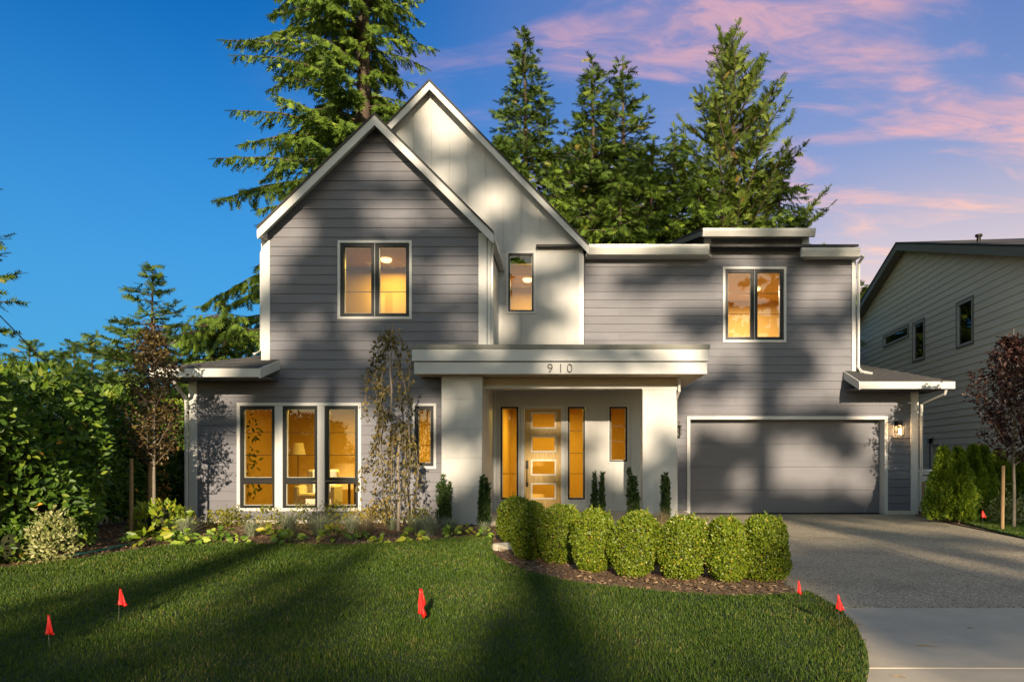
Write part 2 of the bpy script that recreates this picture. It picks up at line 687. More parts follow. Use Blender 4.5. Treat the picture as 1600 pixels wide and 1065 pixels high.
jt, jb = (5.46, 16.4), (4.93, 7.3)
jx = lambda y: jb[0] + (y - jb[1]) * (jt[0] - jb[0]) / (jt[1] - jb[1])
slab_piece([(2.44, 6.56), (jx(6.56) - 0.007, 6.545), (jx(17.34) - 0.007, 17.36), (2.88, 17.36), (2.62, 9.0)], M_AGG)
slab_piece([(jx(6.56) + 0.007, 6.545), (9.2, 6.52), (8.05, 10.9), (8.12, 12.0), (8.35, 14.5), (8.70, 16.9), (8.95, 17.36), (jx(17.34) + 0.007, 17.36)], M_AGG)
slab_piece([(2.3, 6.53), (1.9, 5.6), (1.7, 4.66), (14, 4.60), (14, 6.48)], M_CONC)
slab_piece([(1.7, 4.645), (1.2, 3.4), (-0.2, 2.0), (-0.2, -1.9), (14, -1.9), (14, 4.585)], M_CONC)
walk = MB().prism_xy([(-1.1, 13.15), (2.86, 13.15), (2.86, 14.36), (-1.1, 14.36)], -0.05, 0.012).build('front_walk', M_CONC, bevel=0.008)
walk['kind'] = 'structure'

# ------------------------------------------------------------------ the house
YG, YW, YD = 15.0, 17.35, 17.15       # dark gable wall, garage wall, white wall
EXP = 0.2063
Z0 = 0.08
house = empty('house', (0.0, 17.0, 0.0), 'two storey grey and white house with twin gables and numbered porch', 'house')


def H(mb, name, mat, parent=None, **kw):
    return mb.build(name, mat, parent or house, **kw)


def rect_px(px0, py0, px1, py1, d):
    return (PX(px0, d), PX(px1, d), PZ(py1, d), PZ(py0, d))


W_GABLE = rect_px(528, 376, 644, 499, YG)
W_TRIPLE = rect_px(371, 629, 565, 798, YG)
W_SMALL = rect_px(644, 630, 682, 732, YG)
W_WHITE = rect_px(791, 393, 837, 490, YD)
W_RIGHT = rect_px(1129, 417, 1228, 535, YW)
W_SIDE_L = rect_px(780, 633, 812, 782, YD)
W_SIDE_R = rect_px(885, 633, 916, 782, YD)
W_PORCH = rect_px(950, 633, 982, 723, YD)
DOOR = rect_px(814, 633, 882, 800, YD)
DOOR = (DOOR[0], DOOR[1], 0.10, DOOR[3])
GAR = rect_px(1073, 650, 1386, 803, YW)
GAR = (GAR[0], GAR[1], 0.0, GAR[3])


def inset(r, m):
    return (r[0] + m, r[1] - m, r[2] + m, r[3] - m)


def wall_back(poly, rects, y0, y1, mat):
    """wall body with real openings"""
    mb = MB()
    for p in minus_rects([poly], rects):
        mb.prism_xz(p, y0, y1)
    return H(mb, 'wall', mat)


def lap_siding(wall, poly, rects, yw, ztop, zbot=Z0, exp=EXP, joints=True, mat=None, name='siding_plank', seed=1, lap=3.66):
    rnd = random.Random(seed)
    rows = int((ztop - zbot) / exp) + 2
    xs = [p[0] for p in poly]
    for i in range(rows):
        za, zb = zbot + i * exp, zbot + (i + 1) * exp
        strip = clip_rect(poly, min(xs), max(xs), za, zb)
        if not strip:
            continue
        x0, x1 = min(p[0] for p in strip), max(p[0] for p in strip)
        cuts = [x0]
        x = x0 + rnd.uniform(0.7, lap)
        while joints and x < x1 - 0.5:
            cuts.append(x)
            x += lap
        cuts.append(x1)
        for a, b in zip(cuts[:-1], cuts[1:]):
            aa = a + (0.0012 if a > x0 else 0)
            bb = b - (0.0012 if b < x1 else 0)
            piece = clip_rect(strip, aa, bb, za, zb)
            if not piece:
                continue
            pcs = minus_rects([piece], rects)
            if not pcs:
                continue
            # pieces on either side of a window are planks of their own
            pcs.sort(key=lambda p: sum(q[0] for q in p) / len(p))
            groups = []
            for p in pcs:
                lo, hi = min(q[0] for q in p), max(q[0] for q in p)
                if groups and lo < groups[-1][1] + 1e-4:
                    groups[-1][2].append(p)
                    groups[-1][1] = max(groups[-1][1], hi)
                else:
                    groups.append([lo, hi, [p]])
            jit = rnd.uniform(-0.0012, 0.0012)
            for lo, hi, ps in groups:
                mb = MB()
                for p in ps:
                    mb.prism_xz(p, 0, yw, yf=lambda z: yw - 0.026 + 0.020 * (z - za) / exp + jit)
                mb.build(name, mat or M_SIDING, wall, world_coords=False)


def vert_boards(wall, poly, rects, yw, x_start, width, mat, name='siding_board', t=0.016, gap=0.008):
    xs = [p[0] for p in poly]
    zs = [p[1] for p in poly]
    x = x_start
    while x < max(xs):
        p = clip_rect(poly, max(x, min(xs)), min(x + width - gap, max(xs)), min(zs), max(zs))
        if p:
            pcs = minus_rects([p], rects)
            if pcs:
                mb = MB()
                for q in pcs:
                    mb.prism_xz(q, yw - t, yw)
                mb.build(name, mat, wall, world_coords=False)
        x += width


# --- dark gable: lower wall with the triple window, upper wall under the gable
GL, GRt = PX(410, YG), PX(765, YG)
LL = PX(297, YG)
PIER_L, PIER_R = PX(690, 14.6), PX(753, 14.6)
ZJ = Z0 + 15 * EXP
low_poly = [(LL, 0.05), (PIER_L + 0.02, 0.05), (PIER_L + 0.02, ZJ), (LL, ZJ)]
YR = 14.66                                        # plane of the gable's rake boards
apex = (PX(585, YR), PZ(176, YR))
eaveL = (PX(402, YR), PZ(354, YR))
eaveR = (PX(771, YR), PZ(361, YR))


def slope_z(x, off=0.0):
    if x < apex[0]:
        return apex[1] - (apex[0] - x) * (apex[1] - eaveL[1]) / (apex[0] - eaveL[0]) - off
    return apex[1] - (x - apex[0]) * (apex[1] - eaveR[1]) / (eaveR[0] - apex[0]) - off


up_poly = [(GL, ZJ), (GRt, ZJ), (GRt, slope_z(GRt, 0.12)), (apex[0], apex[1] - 0.12), (GL, slope_z(GL, 0.12))]
rects_low = [W_TRIPLE, W_SMALL]
wl_low = wall_back(low_poly, [inset(r, 0.03) for r in rects_low], YG, YG + 0.14, M_SIDEBACK)
lap_siding(wl_low, low_poly, rects_low, YG, ZJ, seed=3)
wl_up = wall_back(up_poly, [inset(W_GABLE, 0.03)], YG, YG + 0.14, M_SIDEBACK)
lap_siding(wl_up, up_poly, [W_GABLE], YG, apex[1], zbot=ZJ, seed=5)
# side walls
H(MB().box(LL, LL + 0.14, YG + 0.145, 24, 0.05, ZJ), 'wall', M_SIDEBACK)
H(MB().box(GL, GL + 0.14, YG + 0.145, 24, ZJ, 6.3), 'wall', M_SIDEBACK)
H(MB().box(GRt - 0.14, GRt, YG + 0.145, YD - 0.02, ZJ + 0.6, 6.3), 'wall', M_WHITE)
H(MB().box(LL - 0.02, PIER_L, YG - 0.02, YG + 0.1, -0.04, 0.072), 'foundation', M_FOUND)
# corner boards
for x0, x1, z0, z1 in ((PX(410, YG) - 0.01, PX(423, YG), ZJ + 0.25, slope_z(GL, 0.16)),
                       (PX(748, YG), PX(761, YG), 3.6, slope_z(PX(755, YG), 0.2)),
                       (LL - 0.015, PX(309, YG), 0.06, 3.12)):
    H(MB().box(x0, x1, YG - 0.045, YG + 0.10, z0, z1), 'corner_board', M_TRIM, bevel=0.004)
H(MB().box(PX(762, YG), PX(767, YG), YG - 0.03, YG + 0.1, 3.6, slope_z(PX(765, YG), 0.2)), 'corner_board', M_TRIM)


def gable_roof(ap, eL, eR, yf, yb, t, name='roof'):
    mb = MB()
    mb.slab([(eL[0], yf, eL[1]), (ap[0], yf, ap[1]), (ap[0], yb, ap[1]), (eL[0], yb, eL[1])], t)
    mb.slab([(ap[0], yf, ap[1]), (eR[0], yf, eR[1]), (eR[0], yb, eR[1]), (ap[0], yb, ap[1])], t)
    return H(mb, name, M_ROOF)


def rake(p, q, y, w, t=0.03, off=0.03):
    """white board under the roof edge from p to q (XZ)"""
    a, b = Vector(p), Vector(q)
    poly = [(a.x, a.y - off), (b.x, b.y - off), (b.x, b.y - off - w), (a.x, a.y - off - w)]
    return H(MB().prism_xz(poly, y, y + t), 'rake_board', M_TRIM)


rf = gable_roof(apex, eaveL, eaveR, YR - 0.03, YD - 0.03, 0.05)
rk = [rake(eaveL, apex, YR, 0.235), rake(apex, eaveR, YR, 0.235)]
# soffit strips behind the rakes
for a, b in ((eaveL, apex), (apex, eaveR)):
    H(MB().prism_xz([(a[0], a[1] - 0.07), (b[0], b[1] - 0.07), (b[0], b[1] - 0.10), (a[0], a[1] - 0.10)], YR + 0.035, YG), 'soffit', M_TRIM)
# gutter ends of the right eave
H(MB().box(eaveR[0] - 0.09, eaveR[0] + 0.03, YR + 0.04, YD - 0.05, eaveR[1] - 0.20, eaveR[1] - 0.06), 'gutter', M_GUTTER)
H(MB().box(eaveL[0] - 0.03, eaveL[0] + 0.09, YR + 0.04, YD + 4, eaveL[1] - 0.20, eaveL[1] - 0.06), 'gutter', M_GUTTER)
dsx = PX(767.5, YG) + 0.02
H(MB().tube([(eaveR[0] - 0.03, 14.92, eaveR[1] - 0.2), (dsx, 15.0, eaveR[1] - 0.42), (dsx, 15.02, 3.8)], 0.03, 6), 'downspout', M_GUTTER)
H(MB().tube([(eaveL[0] + 0.03, 15.02, eaveL[1] - 0.2), (GL - 0.05, 15.06, eaveL[1] - 0.45), (GL - 0.05, 15.06, 3.80), (GL - 0.20, 15.0, 3.70)], 0.035, 6), 'downspout', M_GUTTER)

# --- white gable behind
YR2 = 16.86
ap2 = (PX(671, YR2), PZ(124, YR2))
eR2 = (PX(920, YR2), PZ(381, YR2))
eL2 = (2 * ap2[0] - eR2[0], eR2[1])
WR = PX(911, YD)


def slope2(x, off):
    return ap2[1] - abs(x - ap2[0]) * (ap2[1] - eR2[1]) / (eR2[0] - ap2[0]) - off


SPL = PZ(393, YD)
w2 = [(-7.1, 3.2), (WR, 3.2), (WR, slope2(WR, 0.12)), (ap2[0], ap2[1] - 0.12), (-7.1, slope2(-7.1, 0.12))]
ww = wall_back(w2, [inset(W_WHITE, 0.03)], YD, YD + 0.12, M_WHITE)
bx = PX(787, YD) - 0.4507 * 12
vert_boards(ww, clip_rect(w2, -1.66, WR, 3.25, SPL - 0.012), [W_WHITE], YD, bx, 0.4507, M_WHITE)
vert_boards(ww, clip_rect(w2, -6.0, WR, SPL, 12), [W_WHITE], YD, bx, 0.4507, M_WHITE)
H(MB().box(WR - 0.10, WR + 0.02, YD - 0.035, YD - 0.018, 3.6, slope2(WR, 0.3)), 'corner_board', M_TRIM)
H(MB().box(WR - 0.08, WR, YD + 0.125, YW + 0.1, 3.2, 6.55), 'wall', M_WHITE)
gable_roof(ap2, eL2, eR2, YR2 - 0.03, 25.5, 0.05)
rake(eL2, ap2, YR2, 0.215)
rake(ap2, eR2, YR2, 0.215)
for a, b in ((eL2, ap2), (ap2, eR2)):
    H(MB().prism_xz([(a[0], a[1] - 0.07), (b[0], b[1] - 0.07), (b[0], b[1] - 0.10), (a[0], a[1] - 0.10)], YR2 + 0.035, YD), 'soffit', M_TRIM)

# --- right wing
RX0, RX1 = PX(913, YW), PX(1332, YW)
DX0, DX1 = PX(1107, YW), PX(1255, YW)
GX1 = PX(1432, YW)
ZT = Z0 + 31 * EXP
ZDm = PZ(371, YW) - 0.02
r_up = [(RX0, ZJ), (RX1, ZJ), (RX1, ZT), (RX0, ZT)]
r_dm = [(DX0, ZT), (DX1, ZT), (DX1, ZDm), (DX0, ZDm)]
GLX = PX(1030, YW)
r_lo = [(GLX, 0.0), (GX1, 0.0), (GX1, ZJ), (GLX, ZJ)]
wu = wall_back(r_up, [inset(W_RIGHT, 0.03)], YW, YW + 0.14, M_SIDEBACK)
lap_siding(wu, r_up, [W_RIGHT], YW, ZT, zbot=ZJ, seed=8)
wd = wall_back(r_dm, [], YW, YW + 0.14, M_SIDEBACK)
lap_siding(wd, r_dm, [], YW, ZDm, zbot=ZT, seed=9, joints=False)
wlo = wall_back(r_lo, [inset(GAR, 0.05)[:2] + (-1.0, GAR[3] - 0.05)], YW, YW + 0.14, M_SIDEBACK)
lap_siding(wlo, clip_rect(r_lo, GLX, GX1, 0.1, ZJ), [(GAR[0], GAR[1], -1, GAR[3])], YW, ZJ, seed=12)
H(MB().box(RX1 - 0.14, RX1, YW + 0.145, 27, ZJ, ZT), 'wall', M_SIDEBACK)
H(MB().box(GX1 - 0.14, GX1, YW + 0.145, 27, 0, ZJ), 'wall', M_SIDEBACK)
H(MB().box(LL, GX1 + 0.0, 26.9, 27.05, 0, 6.4), 'wall', M_SIDEBACK)
fx = PX(1434, YW)
for q0, q1 in ((GLX, GAR[0] - 0.002), (GAR[1] + 0.002, GX1)):
    H(MB().box(q0, q1, YW - 0.035, YW + 0.03, -0.02, 0.095), 'foundation', M_FOUND)
H(MB().box(RX1 - 0.03, RX1 + 0.07, YW - 0.045, YW + 0.1, ZJ + 0.3, ZT), 'corner_board', M_TRIM, bevel=0.004)
H(MB().box(PX(1422, YW), fx, YW - 0.045, YW + 0.1, 0.0, 3.10), 'corner_board', M_TRIM, bevel=0.004)


def gutter(x0, x1, y, ztop, h=0.15, d=0.12):
    prof = [(0.0, 0), (0.0, -h), (d * 0.55, -h), (d * 0.72, -h * 0.75), (d * 0.95, -h * 0.35), (d, -h * 0.12), (d, 0)]
    mb = MB()
    n = len(prof)
    vs = [(x, y - p[0], ztop + p[1]) for x in (x0, x1) for p in prof]
    mb.add(vs, [tuple(range(n)), tuple(range(n, 2 * n))[::-1]] + [(i, i + n, (i + 1) % n + n, (i + 1) % n) for i in range(n)])
    return H(mb, 'gutter', M_GUTTER)


YE = 17.0
PITCH = 0.25
zg = PZ(384, YE)
gutter(PX(916, YE), PX(1107, YE), YE, zg, 0.235, 0.13)
gutter(PX(1250, YE), PX(1341, YE), YE, PZ(389, YE), 0.205, 0.13)
zgd = PZ(359, YE)
gutter(PX(1097, YE), PX(1272, YE), YE, zgd, 0.185, 0.13)
mb = MB()
rx0, rx1 = PX(913, YE), PX(1341, YE)
RB = 24.5
mb.slab([(rx0 - 1.2, YE - 0.03, zg + 0.03), (rx1, YE - 0.03, zg + 0.03), (rx1, RB, zg + 0.03 + PITCH * (RB - YE)), (rx0 - 1.2, RB, zg + 0.03 + PITCH * (RB - YE))], 0.06)
mb.slab([(rx0 - 1.2, RB + 0.002, zg + 0.03 + PITCH * (RB - YE)), (rx1, RB + 0.002, zg + 0.03 + PITCH * (RB - YE)), (rx1, RB + 7, zg), (rx0 - 1.2, RB + 7, zg)], 0.06)
H(mb, 'roof', M_ROOF)
dx0, dx1 = PX(1097, YE) - 0.02, PX(1272, YE) + 0.02
zb = zgd + 0.025
H(MB().slab([(dx0, YE - 0.05, zb), (dx1, YE - 0.05, zb), (dx1, RB, zb + PITCH * (RB - YE)), (dx0, RB, zb + PITCH * (RB - YE))], 0.05), 'roof', M_ROOF)
for sx in (dx0 + 0.005, dx1 - 0.035):
    rb = MB()
    rb.add([(sx + e, y, zb - 0.053 + PITCH * (y - YE) - h) for e in (0, 0.03) for y in (YE + 0.01, RB) for h in (0, 0.13)],
           [(0, 1, 3, 2), (4, 6, 7, 5), (0, 4, 5, 1), (2, 3, 7, 6), (0, 2, 6, 4), (1, 5, 7, 3)])
    H(rb, 'rake_board', M_NTRIM)
for sx in (DX0 - 0.02, DX1 - 0.08):
    rb = MB()
    rb.add([(sx + e, y, z) for e in (0, 0.1) for y, zz in ((YW + 0.002, (ZT - 0.1, ZDm + 0.1)), (RB - 0.3, (ZT + 1.5, ZDm + 1.7))) for z in zz],
           [(0, 1, 3, 2), (4, 6, 7, 5), (0, 4, 5, 1), (2, 3, 7, 6), (0, 2, 6, 4), (1, 5, 7, 3)])
    H(rb, 'dormer_side', M_SIDEBACK)
for sx0, sx1 in ((DX0 - 0.1, DX0 + 0.06), (DX1 - 0.04, DX1 + 0.14)):
    H(MB().box(sx0, sx1, YW - 0.04, YW + 0.12, ZT + 0.02, ZDm), 'corner_board', M_TRIM)
# soffits under the flat eaves
for q0, q1 in ((RX0 + 0.02, DX0), (DX1, RX1 + 0.1)):
    H(MB().box(q0, q1, YE + 0.003, YW, ZT - 0.02, ZT + 0.01), 'soffit', M_TRIM)
H(MB().box(DX0 - 0.1, DX1 + 0.1, YE + 0.003, YW, ZDm - 0.02, ZDm + 0.01), 'soffit', M_TRIM)
dx = PX(1337, YW) + 0.03
H(MB().tube([(dx, 16.95, PZ(400, YE)), (dx, 17.26, ZT - 0.15), (dx, 17.27, 3.72), (dx + 0.05, 17.2, 3.60), (dx + 0.26, 17.05, 3.52)], 0.042, 6), 'downspout', M_GUTTER)


# --- low hip roofs over the side bays (shingle courses are real steps)
def bay_roof(xin, xout, yfront, ywall, ze, run, rise_in):
    """front eave at yfront from xin to xout; hips back and up towards xin"""
    s = 1 if xout > xin else -1
    mbr = MB()
    pitch = rise_in / (ywall - yfront)
    nc = 12
    depth = run
    tt = 0.012
    for i in range(nc):
        a0, a1 = depth * i / nc, depth * (i + 1) / nc
        def ring(a, dz):
            xo = xout - s * a
            return [(xin, yfront + a, ze + a * pitch + dz), (xo, yfront + a, ze + a * pitch + dz), (xo, 24.0, ze + a * pitch + dz)]
        lo, hi = ring(a0, tt), ring(a1, 0.0)
        lob = ring(a0, -0.02)
        if s > 0:
            fs = [(0, 1, 4, 3), (1, 2, 5, 4), (6, 7, 1, 0), (7, 8, 2, 1)]
        else:
            fs = [(3, 4, 1, 0), (4, 5, 2, 1), (0, 1, 7, 6), (1, 2, 8, 7)]
        mbr.add(lo + hi + lob, fs)
    o = H(mbr, 'shingle_roof', M_ROOF)
    o['kind'] = 'stuff'
    # fascia / gutter along the front and the side, white return at the inner end
    mbf = MB()
    h = 0.185
    x0, x1 = sorted((xin, xout + s * 0.06))
    mbf.box(x0, x1, yfront - 0.045, yfront, ze - h, ze - 0.012)
    xo0, xo1 = sorted((xout, xout + s * 0.06))
    mbf.box(xo0, xo1, yfront + 0.002, 24, ze - h, ze - 0.012)
    H(mbf, 'gutter', M_GUTTER)
    xi0, xi1 = sorted((xin, xin - s * 0.03))
    rb = MB()
    rb.add([(x, y, z) for x in (xi0, xi1) for y, z1 in ((yfront - 0.045, ze), (ywall - 0.03, ze + (ywall - yfront) * pitch)) for z in (z1 - h - 0.025, z1 - 0.01)],
           [(0, 1, 3, 2), (4, 6, 7, 5), (0, 4, 5, 1), (2, 3, 7, 6), (0, 2, 6, 4), (1, 5, 7, 3)])
    H(rb, 'rake_board', M_TRIM)
    H(MB().box(min(xin, xout) + 0.01, max(xin, xout) - 0.01, yfront + 0.004, ywall - 0.03, ze - h + 0.02, ze - h + 0.05), 'soffit', M_SIDEBACK)


bay_roof(PX(406, 14.05), PX(240, 14.05), 14.05, YG, 3.275, 2.1, 0.30)
bay_roof(PX(1343, 16.45), PX(1487, 16.45), 16.45, YW, 3.275, 2.05, 0.36)
H(MB().tube([(-8.05, 14.1, 3.08), (-8.05, 14.12, 2.98), (LL - 0.03, 14.88, 2.72), (LL - 0.03, 14.9, 2.6), (LL - 0.03, 14.9, 0.1)], 0.04, 6), 'downspout', M_GUTTER)
H(MB().tube([(9.25, 16.5, 3.09), (9.25, 16.55, 2.98), (fx + 0.04, 17.25, 2.78), (fx + 0.04, 17.26, 0.08)], 0.038, 6), 'downspout', M_GUTTER)

# --- porch canopy, pier, column, beam
YC = 14.27
CXL, CXR = PX(647, YC), PX(1105, YC)
ZS = PZ(584, YC)
H(MB().box(CXL, CXR, YC, YC + 0.04, ZS, PZ(565.5, YC)), 'fascia_board', M_TRIM, bevel=0.005)
H(MB().box(CXL - 0.04, CXR + 0.03, YC - 0.035, YC + 0.04, PZ(564, YC), PZ(545.5, YC)), 'fascia_board', M_TRIM, bevel=0.005)
H(MB().box(CXL - 0.06, CXR + 0.05, YC - 0.055, YC + 0.2, PZ(545, YC), PZ(538.5, YC)), 'roof_edge', M_NTRIM)
for x0, x1, yb in ((CXL, CXL + 0.04, YG - 0.03), (CXR - 0.04, CXR, YW - 0.03)):
    H(MB().box(x0, x1, YC + 0.042, yb, ZS, PZ(547, YC)), 'fascia_board', M_TRIM)
H(MB().box(CXL + 0.042, -1.75, YC + 0.042, YG - 0.03, PZ(545, YC) - 0.06, PZ(545, YC) - 0.004)
  .box(-1.75, CXR - 0.042, YC + 0.042, YD - 0.02, PZ(545, YC) - 0.06, PZ(545, YC) - 0.004), 'canopy_roof', M_ROOF)
H(MB().box(CXL + 0.042, -1.75, YC + 0.042, YG - 0.03, ZS + 0.012, ZS + 0.04)
  .box(-1.75, CXR - 0.042, YC + 0.042, YD - 0.02, ZS + 0.012, ZS + 0.04)
  .box(PX(1030, YW), CXR - 0.042, YD - 0.02, YW - 0.03, ZS + 0.012, ZS + 0.04), 'soffit', M_SOFFIT)
# beam
BX1 = PX(1057, YG)
ZB = PZ(607, YG)
H(MB().box(PIER_R + 0.004, BX1, YG, YG + 0.24, ZB + 0.07, ZS + 0.01), 'porch_beam', M_SOFFIT)
H(MB().box(PIER_R + 0.004, BX1 + 0.01, YG - 0.025, YG + 0.26, ZB, ZB + 0.068), 'beam_trim', M_WHITE)
# pier clad in wide panels
mb = MB().box(PIER_L + 0.015, PIER_R - 0.015, 14.615, YD - 0.002, 0.0, ZS + 0.01)
pier = H(mb, 'porch_pier', M_WHITE)
zj = [0.0] + [PZ(y, 14.6) for y in (805, 760.5, 715, 669.5, 624)] + [ZS + 0.008]
for a, b in zip(zj[:-1], zj[1:]):
    MB().box(PIER_L, PIER_R, 14.6, 14.6145, a + 0.003, b - 0.003).build('cladding_panel', M_WHITE, pier, world_coords=False)
    MB().box(PIER_R - 0.0145, PIER_R, 14.615, 16.0, a + 0.003, b - 0.003).build('cladding_panel', M_WHITE, pier, world_coords=False)
    MB().box(PIER_R - 0.0145, PIER_R - 0.003, 16.004, YD - 0.06, a + 0.003, b - 0.003).build('cladding_panel', M_WHITE, pier, world_coords=False)
H(MB().box(PIER_R, PIER_R + 0.06, YD - 0.11, YD - 0.018, 0.1, ZS), 'corner_board', M_TRIM)
# right column
CL, CR = PX(1004, 14.97), PX(1057, 14.97)
H(MB().box(CL, CR, 14.97, 15.36, 0.06, ZB - 0.004), 'porch_column', M_WHITE, bevel=0.006)
H(MB().box(CL - 0.012, CR + 0.012, 14.955, 15.375, ZB - 0.03, ZB - 0.006), 'column_cap', M_TRIM)
H(MB().tube([(CR + 0.05, 14.9, ZS + 0.005), (CR + 0.05, 14.92, ZB - 0.06), (CR + 0.02, 15.18, ZB - 0.25), (CR + 0.035, 15.2, 0.1)], 0.032, 6), 'downspout', M_GUTTER)
# porch slab
H(MB().box(PIER_R + 0.004, GLX + 0.6, 14.42, YW - 0.04, -0.04, 0.10), 'porch_slab', M_CONC, bevel=0.01)

# porch wall of vertical boards
p_poly = [(PIER_R, 0.10), (GLX, 0.10), (GLX, ZS + 0.01), (PIER_R, ZS + 0.01)]
holes = [W_SIDE_L, W_SIDE_R, W_PORCH, DOOR]
pw = wall_back(p_poly, [inset(h, 0.03) for h in holes[:3]] + [(DOOR[0] + 0.03, DOOR[1] - 0.03, 0, DOOR[3] - 0.03)], YD, YD + 0.14, M_WHITE)
vert_boards(pw, p_poly, holes[:3] + [(DOOR[0], DOOR[1], 0, DOOR[3])], YD, PX(798.6, YD) - 0.43 * 3, 0.43, M_WHITE)


# --- windows
def window(r, yw, units, trim_w=0.07, fw=0.075, split=None, muntins=(), trim=True, trim_mat=None, yo=0.04, latch=False):
    """r outer rectangle (trim included); units = list of (x0,x1) fractions of the inner width"""
    x0, x1, z0, z1 = r
    rt = (x0 + trim_w, x1 - trim_w, z0 + trim_w, z1 - trim_w)
    fr = MB()
    W = rt[1] - rt[0]
    cells = []
    for a, b in units:
        ux0, ux1 = rt[0] + a * W, rt[0] + b * W
        if split:
            zs = rt[2] + split * (rt[3] - rt[2])
            fr.frame(ux0, ux1, zs + 0.002, rt[3], fw, yw - 0.01, yw + 0.07)
            fr.frame(ux0, ux1, rt[2], zs - 0.002, fw * 0.8, yw - 0.008, yw + 0.07)
            cells.append((ux0 + fw, ux1 - fw, zs + fw, rt[3] - fw, True))
            cells.append((ux0 + fw * .8, ux1 - fw * .8, rt[2] + fw * .8, zs - fw * .8, False))
        else:
            fr.frame(ux0, ux1, rt[2], rt[3], fw, yw - 0.01, yw + 0.07)
            cells.append((ux0 + fw, ux1 - fw, rt[2] + fw, rt[3] - fw, True))
    w = H(fr, 'window', M_BLACK)
    if trim:
        tm = MB().frame(x0, x1, z0, z1, trim_w - 0.002, yw - yo, yw + 0.02)
        for (a, b), (c, d) in zip(units[:-1], units[1:]):
            if c > b + 1e-3:
                tm.box(rt[0] + b * W + 0.002, rt[0] + c * W - 0.002, yw - yo + 0.003, yw + 0.02, z0 + trim_w, z1 - trim_w)
        tm.build('window_trim', trim_mat or M_TRIM, w, world_coords=False, bevel=0.003)
    for (a, b, c, d, m) in cells:
        MB().box(a - 0.004, b + 0.004, yw + 0.030, yw + 0.034, c - 0.004, d + 0.004).build('glass_pane', M_GLASS, w, world_coords=False)
        # pale inner glazing bead on the left and foot of the pane
        MB().frame(a, b, c, d, 0.013, yw + 0.036, yw + 0.09).build('glazing_bead', M_TRIM, w, world_coords=False)
        if m:
            for q in muntins:
                zz = c + q * (d - c)
                MB().box(a + 0.014, b - 0.014, yw + 0.040, yw + 0.052, zz - 0.006, zz + 0.006).build('glazing_bar', M_BRONZE, w, world_coords=False)
    if latch:
        xm = rt[0] + W * 0.5
        MB().box(xm - 0.012, xm + 0.012, yw - 0.03, yw - 0.011, rt[2] + 0.42, rt[2] + 0.52).build('latch', M_BLACK, w, world_coords=False)
    return w


window(W_GABLE, YG, [(0, 0.495), (0.505, 1)], 0.06, 0.075, muntins=(0.33, 0.66), latch=True)
tw = W_TRIPLE[1] - W_TRIPLE[0] - 0.14
fr_ = lambda px: (PX(px, YG) - W_TRIPLE[0] - 0.07) / tw
window(W_TRIPLE, YG, [(0, fr_(430)), (fr_(442.5), fr_(496.5)), (fr_(508), 1)], 0.07, 0.07, split=0.265, muntins=(0.33, 0.66))
window(W_SMALL, YG, [(0, 1)], 0.06, 0.07, muntins=(0.33,))
window(W_WHITE, YD, [(0, 1)], 0.055, 0.035, muntins=(0.66,))
window(W_RIGHT, YW, [(0, 0.495), (0.505, 1)], 0.065, 0.075, muntins=(0.36, 0.68))
window(W_SIDE_L, YD, [(0, 1)], 0.035, 0.035, muntins=(0.27,))
window(W_SIDE_R, YD, [(0, 1)], 0.035, 0.035, muntins=(0.27, 0.5, 0.75))
window(W_PORCH, YD, [(0, 1)], 0.035, 0.035, muntins=(0.36, 0.66))

# --- front door
fx0, fx1 = DOOR[0], DOOR[1]
dfr = MB().box(fx0, fx0 + 0.09, YD - 0.035, YD + 0.10, 0.105, DOOR[3]).box(fx1 - 0.09, fx1, YD - 0.035, YD + 0.10, 0.105, DOOR[3])
dfr.box(fx0 + 0.09, fx1 - 0.09, YD - 0.035, YD + 0.10, DOOR[3] - 0.09, DOOR[3])
d0, d1, dz0, dz1 = fx0 + 0.094, fx1 - 0.094, 0.125, DOOR[3] - 0.094
lights = []
for a, b in ((645, 668), (682, 704.5), (719, 741), (755.5, 778)):
    lights.append((PX(831, YD), PX(867.5, YD), PZ(b, YD), PZ(a, YD)))
mbd = MB()
for p in minus_rects([[(d0, dz0), (d1, dz0), (d1, dz1), (d0, dz1)]], lights):
    mbd.prism_xz(p, YD + 0.02, YD + 0.065)
door = H(mbd, 'front_door', M_DOOR)
dfr.build('door_frame', M_TRIM, door, world_coords=False, bevel=0.004)
MB().box(fx0, fx1, YD - 0.06, YD + 0.1, 0.101, 0.122).build('threshold', M_BRONZE, door, world_coords=False)
for q in lights:
    MB().frame(q[0] - 0.025, q[1] + 0.025, q[2] - 0.025, q[3] + 0.025, 0.04, YD + 0.005, YD + 0.0195).build('pane_moulding', M_SOFA, door, world_coords=False)
    MB().box(q[0] + 0.001, q[1] - 0.001, YD + 0.038, YD + 0.043, q[2] + 0.001, q[3] - 0.001).build('glass_pane', M_GLASS, door, world_coords=False)
hx = PX(823.5, YD)
MB().box(hx - 0.035, hx + 0.035, YD + 0.002, YD + 0.019, PZ(732, YD), PZ(719, YD)).tube(
    [(hx, YD + 0.0, PZ(731, YD)), (hx, YD - 0.06, PZ(736, YD)), (hx, YD - 0.06, PZ(752, YD)), (hx, YD + 0.0, PZ(757, YD))], 0.014, 6).box(
    hx - 0.025, hx + 0.025, YD + 0.002, YD + 0.019, PZ(760, YD), PZ(753, YD)).build('door_handle', M_BRONZE, door, world_coords=False)

